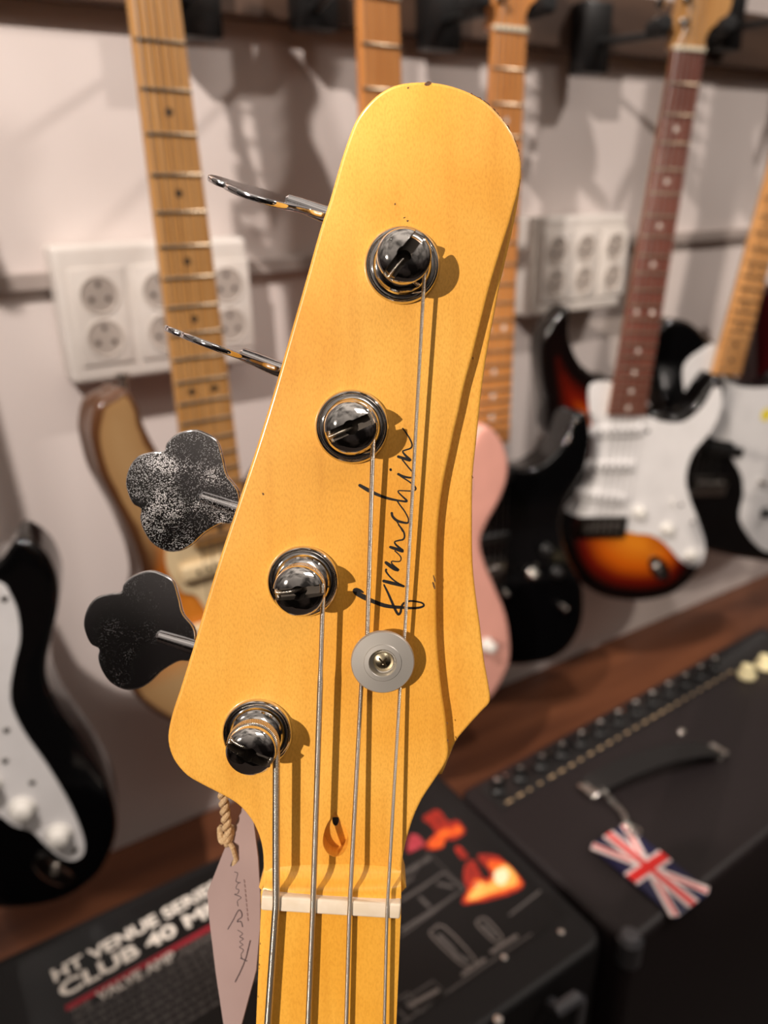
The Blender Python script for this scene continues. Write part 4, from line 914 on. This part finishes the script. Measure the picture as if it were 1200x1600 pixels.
for k in range(26): x = .03+.0165*k; box(bm, x, x+rq.uniform(.004, .009), Dp-.047, Dp-.0445, AZ+.0010, AZ+.0016)
obj('panel_lettering', bm, mat('gold print', (176, 150, 116), .5), a2, smooth=False)
for k, x in enumerate([.035+.0335*i for i in range(13)]):
    bm = bmesh.new(); M = Matrix.Translation((x, Dp-.026, AZ+.0015)); lathe(bm, [(.0095, 0), (.0092, .004), (.0066, .006), (.0060, .014), (.0050, .0155), (0, .0158)], 24, M); kb = obj('knob', bm, blackp, a2)
    bm = bmesh.new(); lathe(bm, [(.0036, .0156), (.0032, .0168), (0, .0172)], 16, M); obj('knob_cap', bm, chrome, kb)
    if k % 2 == 0:
        bm = bmesh.new(); tube(bm, [(x+.016, Dp-.022, AZ+.001), (x+.017, Dp-.020, AZ+.010)], [.0016, .0022], 8); obj('toggle_switch', bm, chrome, a2)
crm = mat('cream knob', (238, 226, 178), .4)
for px, py in ((1166, 1058), (1193, 1043)):
    p = BP(px, py); bm = bmesh.new(); lathe(bm, [(.012, 0), (.012, .005), (.009, .008), (.008, .016), (0, .018)], 24, Matrix.Translation((min(p.x, W2-.02), min(p.y, Dp-.02), AZ+.0015))); obj('knob', bm, crm, a2)
h1, h2 = BP(923, 1238), BP(1118, 1180)
bm = bmesh.new(); n = 24; pr = []
for k in range(n+1):
    t = k/n; p = h1.lerp(h2, t); pr.append(Vector((p.x, p.y, AZ+.004+.016*math.sin(math.pi*t)**.7)))
for s in (-1,):
    vs = []
    for p in pr: vs.append([bm.verts.new((p.x+a_, p.y+b_, p.z+c_)) for a_, b_, c_ in ((0, -.014, 0), (0, .014, 0), (0, .014, .004), (0, -.014, .004))])
    for a, b in zip(vs, vs[1:]):
        for k in range(4): bm.faces.new((a[k], a[(k+1) % 4], b[(k+1) % 4], b[k]))
    bm.faces.new(vs[0][::-1]); bm.faces.new(vs[-1])
bmesh.ops.recalc_face_normals(bm, faces=bm.faces); hd = obj('strap_handle', bm, mat('black leather', (12, 11, 12), .5), a2)
for p in (h1, h2):
    bm = bmesh.new(); box(bm, p.x-.010, p.x+.010, p.y-.013, p.y+.013, AZ, AZ+.008, .003, 3); obj('handle_bracket', bm, dchrome, hd)
for px, py in ((1065, 1143),):
    p = BP(px, py); bm = bmesh.new(); lathe(bm, [(.005, 0), (.004, .0015), (0, .002)], 16, Matrix.Translation(p)); obj('screw', bm, dchrome, a2)
# corner protector front left
bm = bmesh.new(); lathe(bm, [(0, .012), (.008, .011), (.012, .006), (.012, -.02), (0, -.02)], 20, Matrix.Translation((.010, .008, AZ-.010))); obj('corner_cap', bm, mat('corner metal', (90, 90, 94), .35, .6), a2)
# ---- flag key ring lying on that amplifier
TL_, TR_, BR_, BL_ = on_z(923, 1323, AZ+.002), on_z(975, 1288, AZ+.002), on_z(1108, 1394, AZ+.002), on_z(1057, 1437, AZ+.002)
# long axis TL->BL, short axis TL->TR: make a true rectangle from the mean axes
ctr = (TL_+TR_+BR_+BL_)/4; la = ((BL_-TL_)+(BR_-TR_))/2; wa = ((TR_-TL_)+(BR_-BL_))/2
Lh, Wh = la.length/2, wa.length/2; lu = la.normalized(); wu = (wa-lu*wa.dot(lu)).normalized()
MF = Matrix((lu, wu, lu.cross(wu))).transposed().to_4x4(); 
if MF[2][2] < 0: wu = -wu; MF = Matrix((lu, wu, lu.cross(wu))).transposed().to_4x4()
MF.translation = ctr
fk = thing('flag_keyring', 'Union Jack flag keyring lying on the right amplifier', 'keyring', MF)
bm = bmesh.new(); box(bm, -Lh, Lh, -Wh, Wh, -.0015, .0015, .0008); obj('blue_field', bm, mat('flag blue', (24, 24, 66), .35), fk)
fw = mat('flag white', (236, 218, 216), .4); frd = mat('flag red', (226, 38, 34), .4)
def band(L, w_, m, z, name):
    bm = bmesh.new(); a, b = Vector((*L[0], 0)), Vector((*L[1], 0)); d = (b-a).normalized(); nrm = Vector((-d.y, d.x, 0))*w_/2
    lowv = [bm.verts.new(p+Vector((0, 0, .001))) for p in (a+nrm, a-nrm, b-nrm, b+nrm)]; up = [bm.verts.new(v.co+Vector((0, 0, z-.001))) for v in lowv]
    bm.faces.new(up); bm.faces.new(lowv[::-1])
    for i in range(4): j = (i+1) % 4; bm.faces.new((lowv[i], lowv[j], up[j], up[i]))
    bmesh.ops.recalc_face_normals(bm, faces=bm.faces); return obj(name, bm, m, fk, smooth=False)
k_ = .97
band(((-Lh*k_, -Wh*k_), (Lh*k_, Wh*k_)), Wh*.36, fw, .0018, 'white_saltire'); band(((-Lh*k_, Wh*k_), (Lh*k_, -Wh*k_)), Wh*.36, fw, .0019, 'white_saltire')
band(((-Lh*k_, -Wh*.90), (0, 0)), Wh*.10, frd, .0021, 'red_saltire'); band(((0, 0), (Lh*k_, Wh*.90)), Wh*.10, frd, .0021, 'red_saltire'); band(((-Lh*k_, Wh*.9), (0, 0)), Wh*.10, frd, .0021, 'red_saltire'); band(((0, 0), (Lh*k_, -Wh*.9)), Wh*.10, frd, .0021, 'red_saltire')
band(((-Lh, 0), (Lh, 0)), Wh*.56, fw, .0024, 'white_cross'); band(((0, -Wh), (0, Wh)), Wh*.62, fw, .0025, 'white_cross')
band(((-Lh, 0), (Lh, 0)), Wh*.26, frd, .0027, 'red_cross'); band(((0, -Wh), (0, Wh)), Wh*.40, frd, .0028, 'red_cross')
inv = MF.inverted(); bm = bmesh.new()
ch = [on_z(940, 1232, AZ+.012), on_z(958, 1254, AZ+.006), on_z(972, 1268, AZ+.006), on_z(980, 1285, AZ+.006), on_z(990, 1300, AZ+.005)]
pts = spline([inv @ p for p in ch], 8, False)
for k in range(0, len(pts)-2, 2):
    a, b = pts[k], pts[k+2]; c = (a+b)/2; d = (b-a).normalized(); sd = Vector((-d.y, d.x, 0)) if k % 4 else Vector((0, 0, 1)); hl = (b-a).length*.75
    lp = [c+d*hl*math.cos(t*math.pi/5)+sd*.0026*math.sin(t*math.pi/5) for t in range(11)]; tube(bm, lp, .0009, 6, False)
obj('chain', bm, chrome, fk)
bm = bmesh.new(); c = pts[-1]; lp = [c+Vector((.007*math.cos(t*math.pi/12), .007*math.sin(t*math.pi/12), .001)) for t in range(25)]; tube(bm, lp, .0010, 8, False); obj('split_ring', bm, chrome, fk)
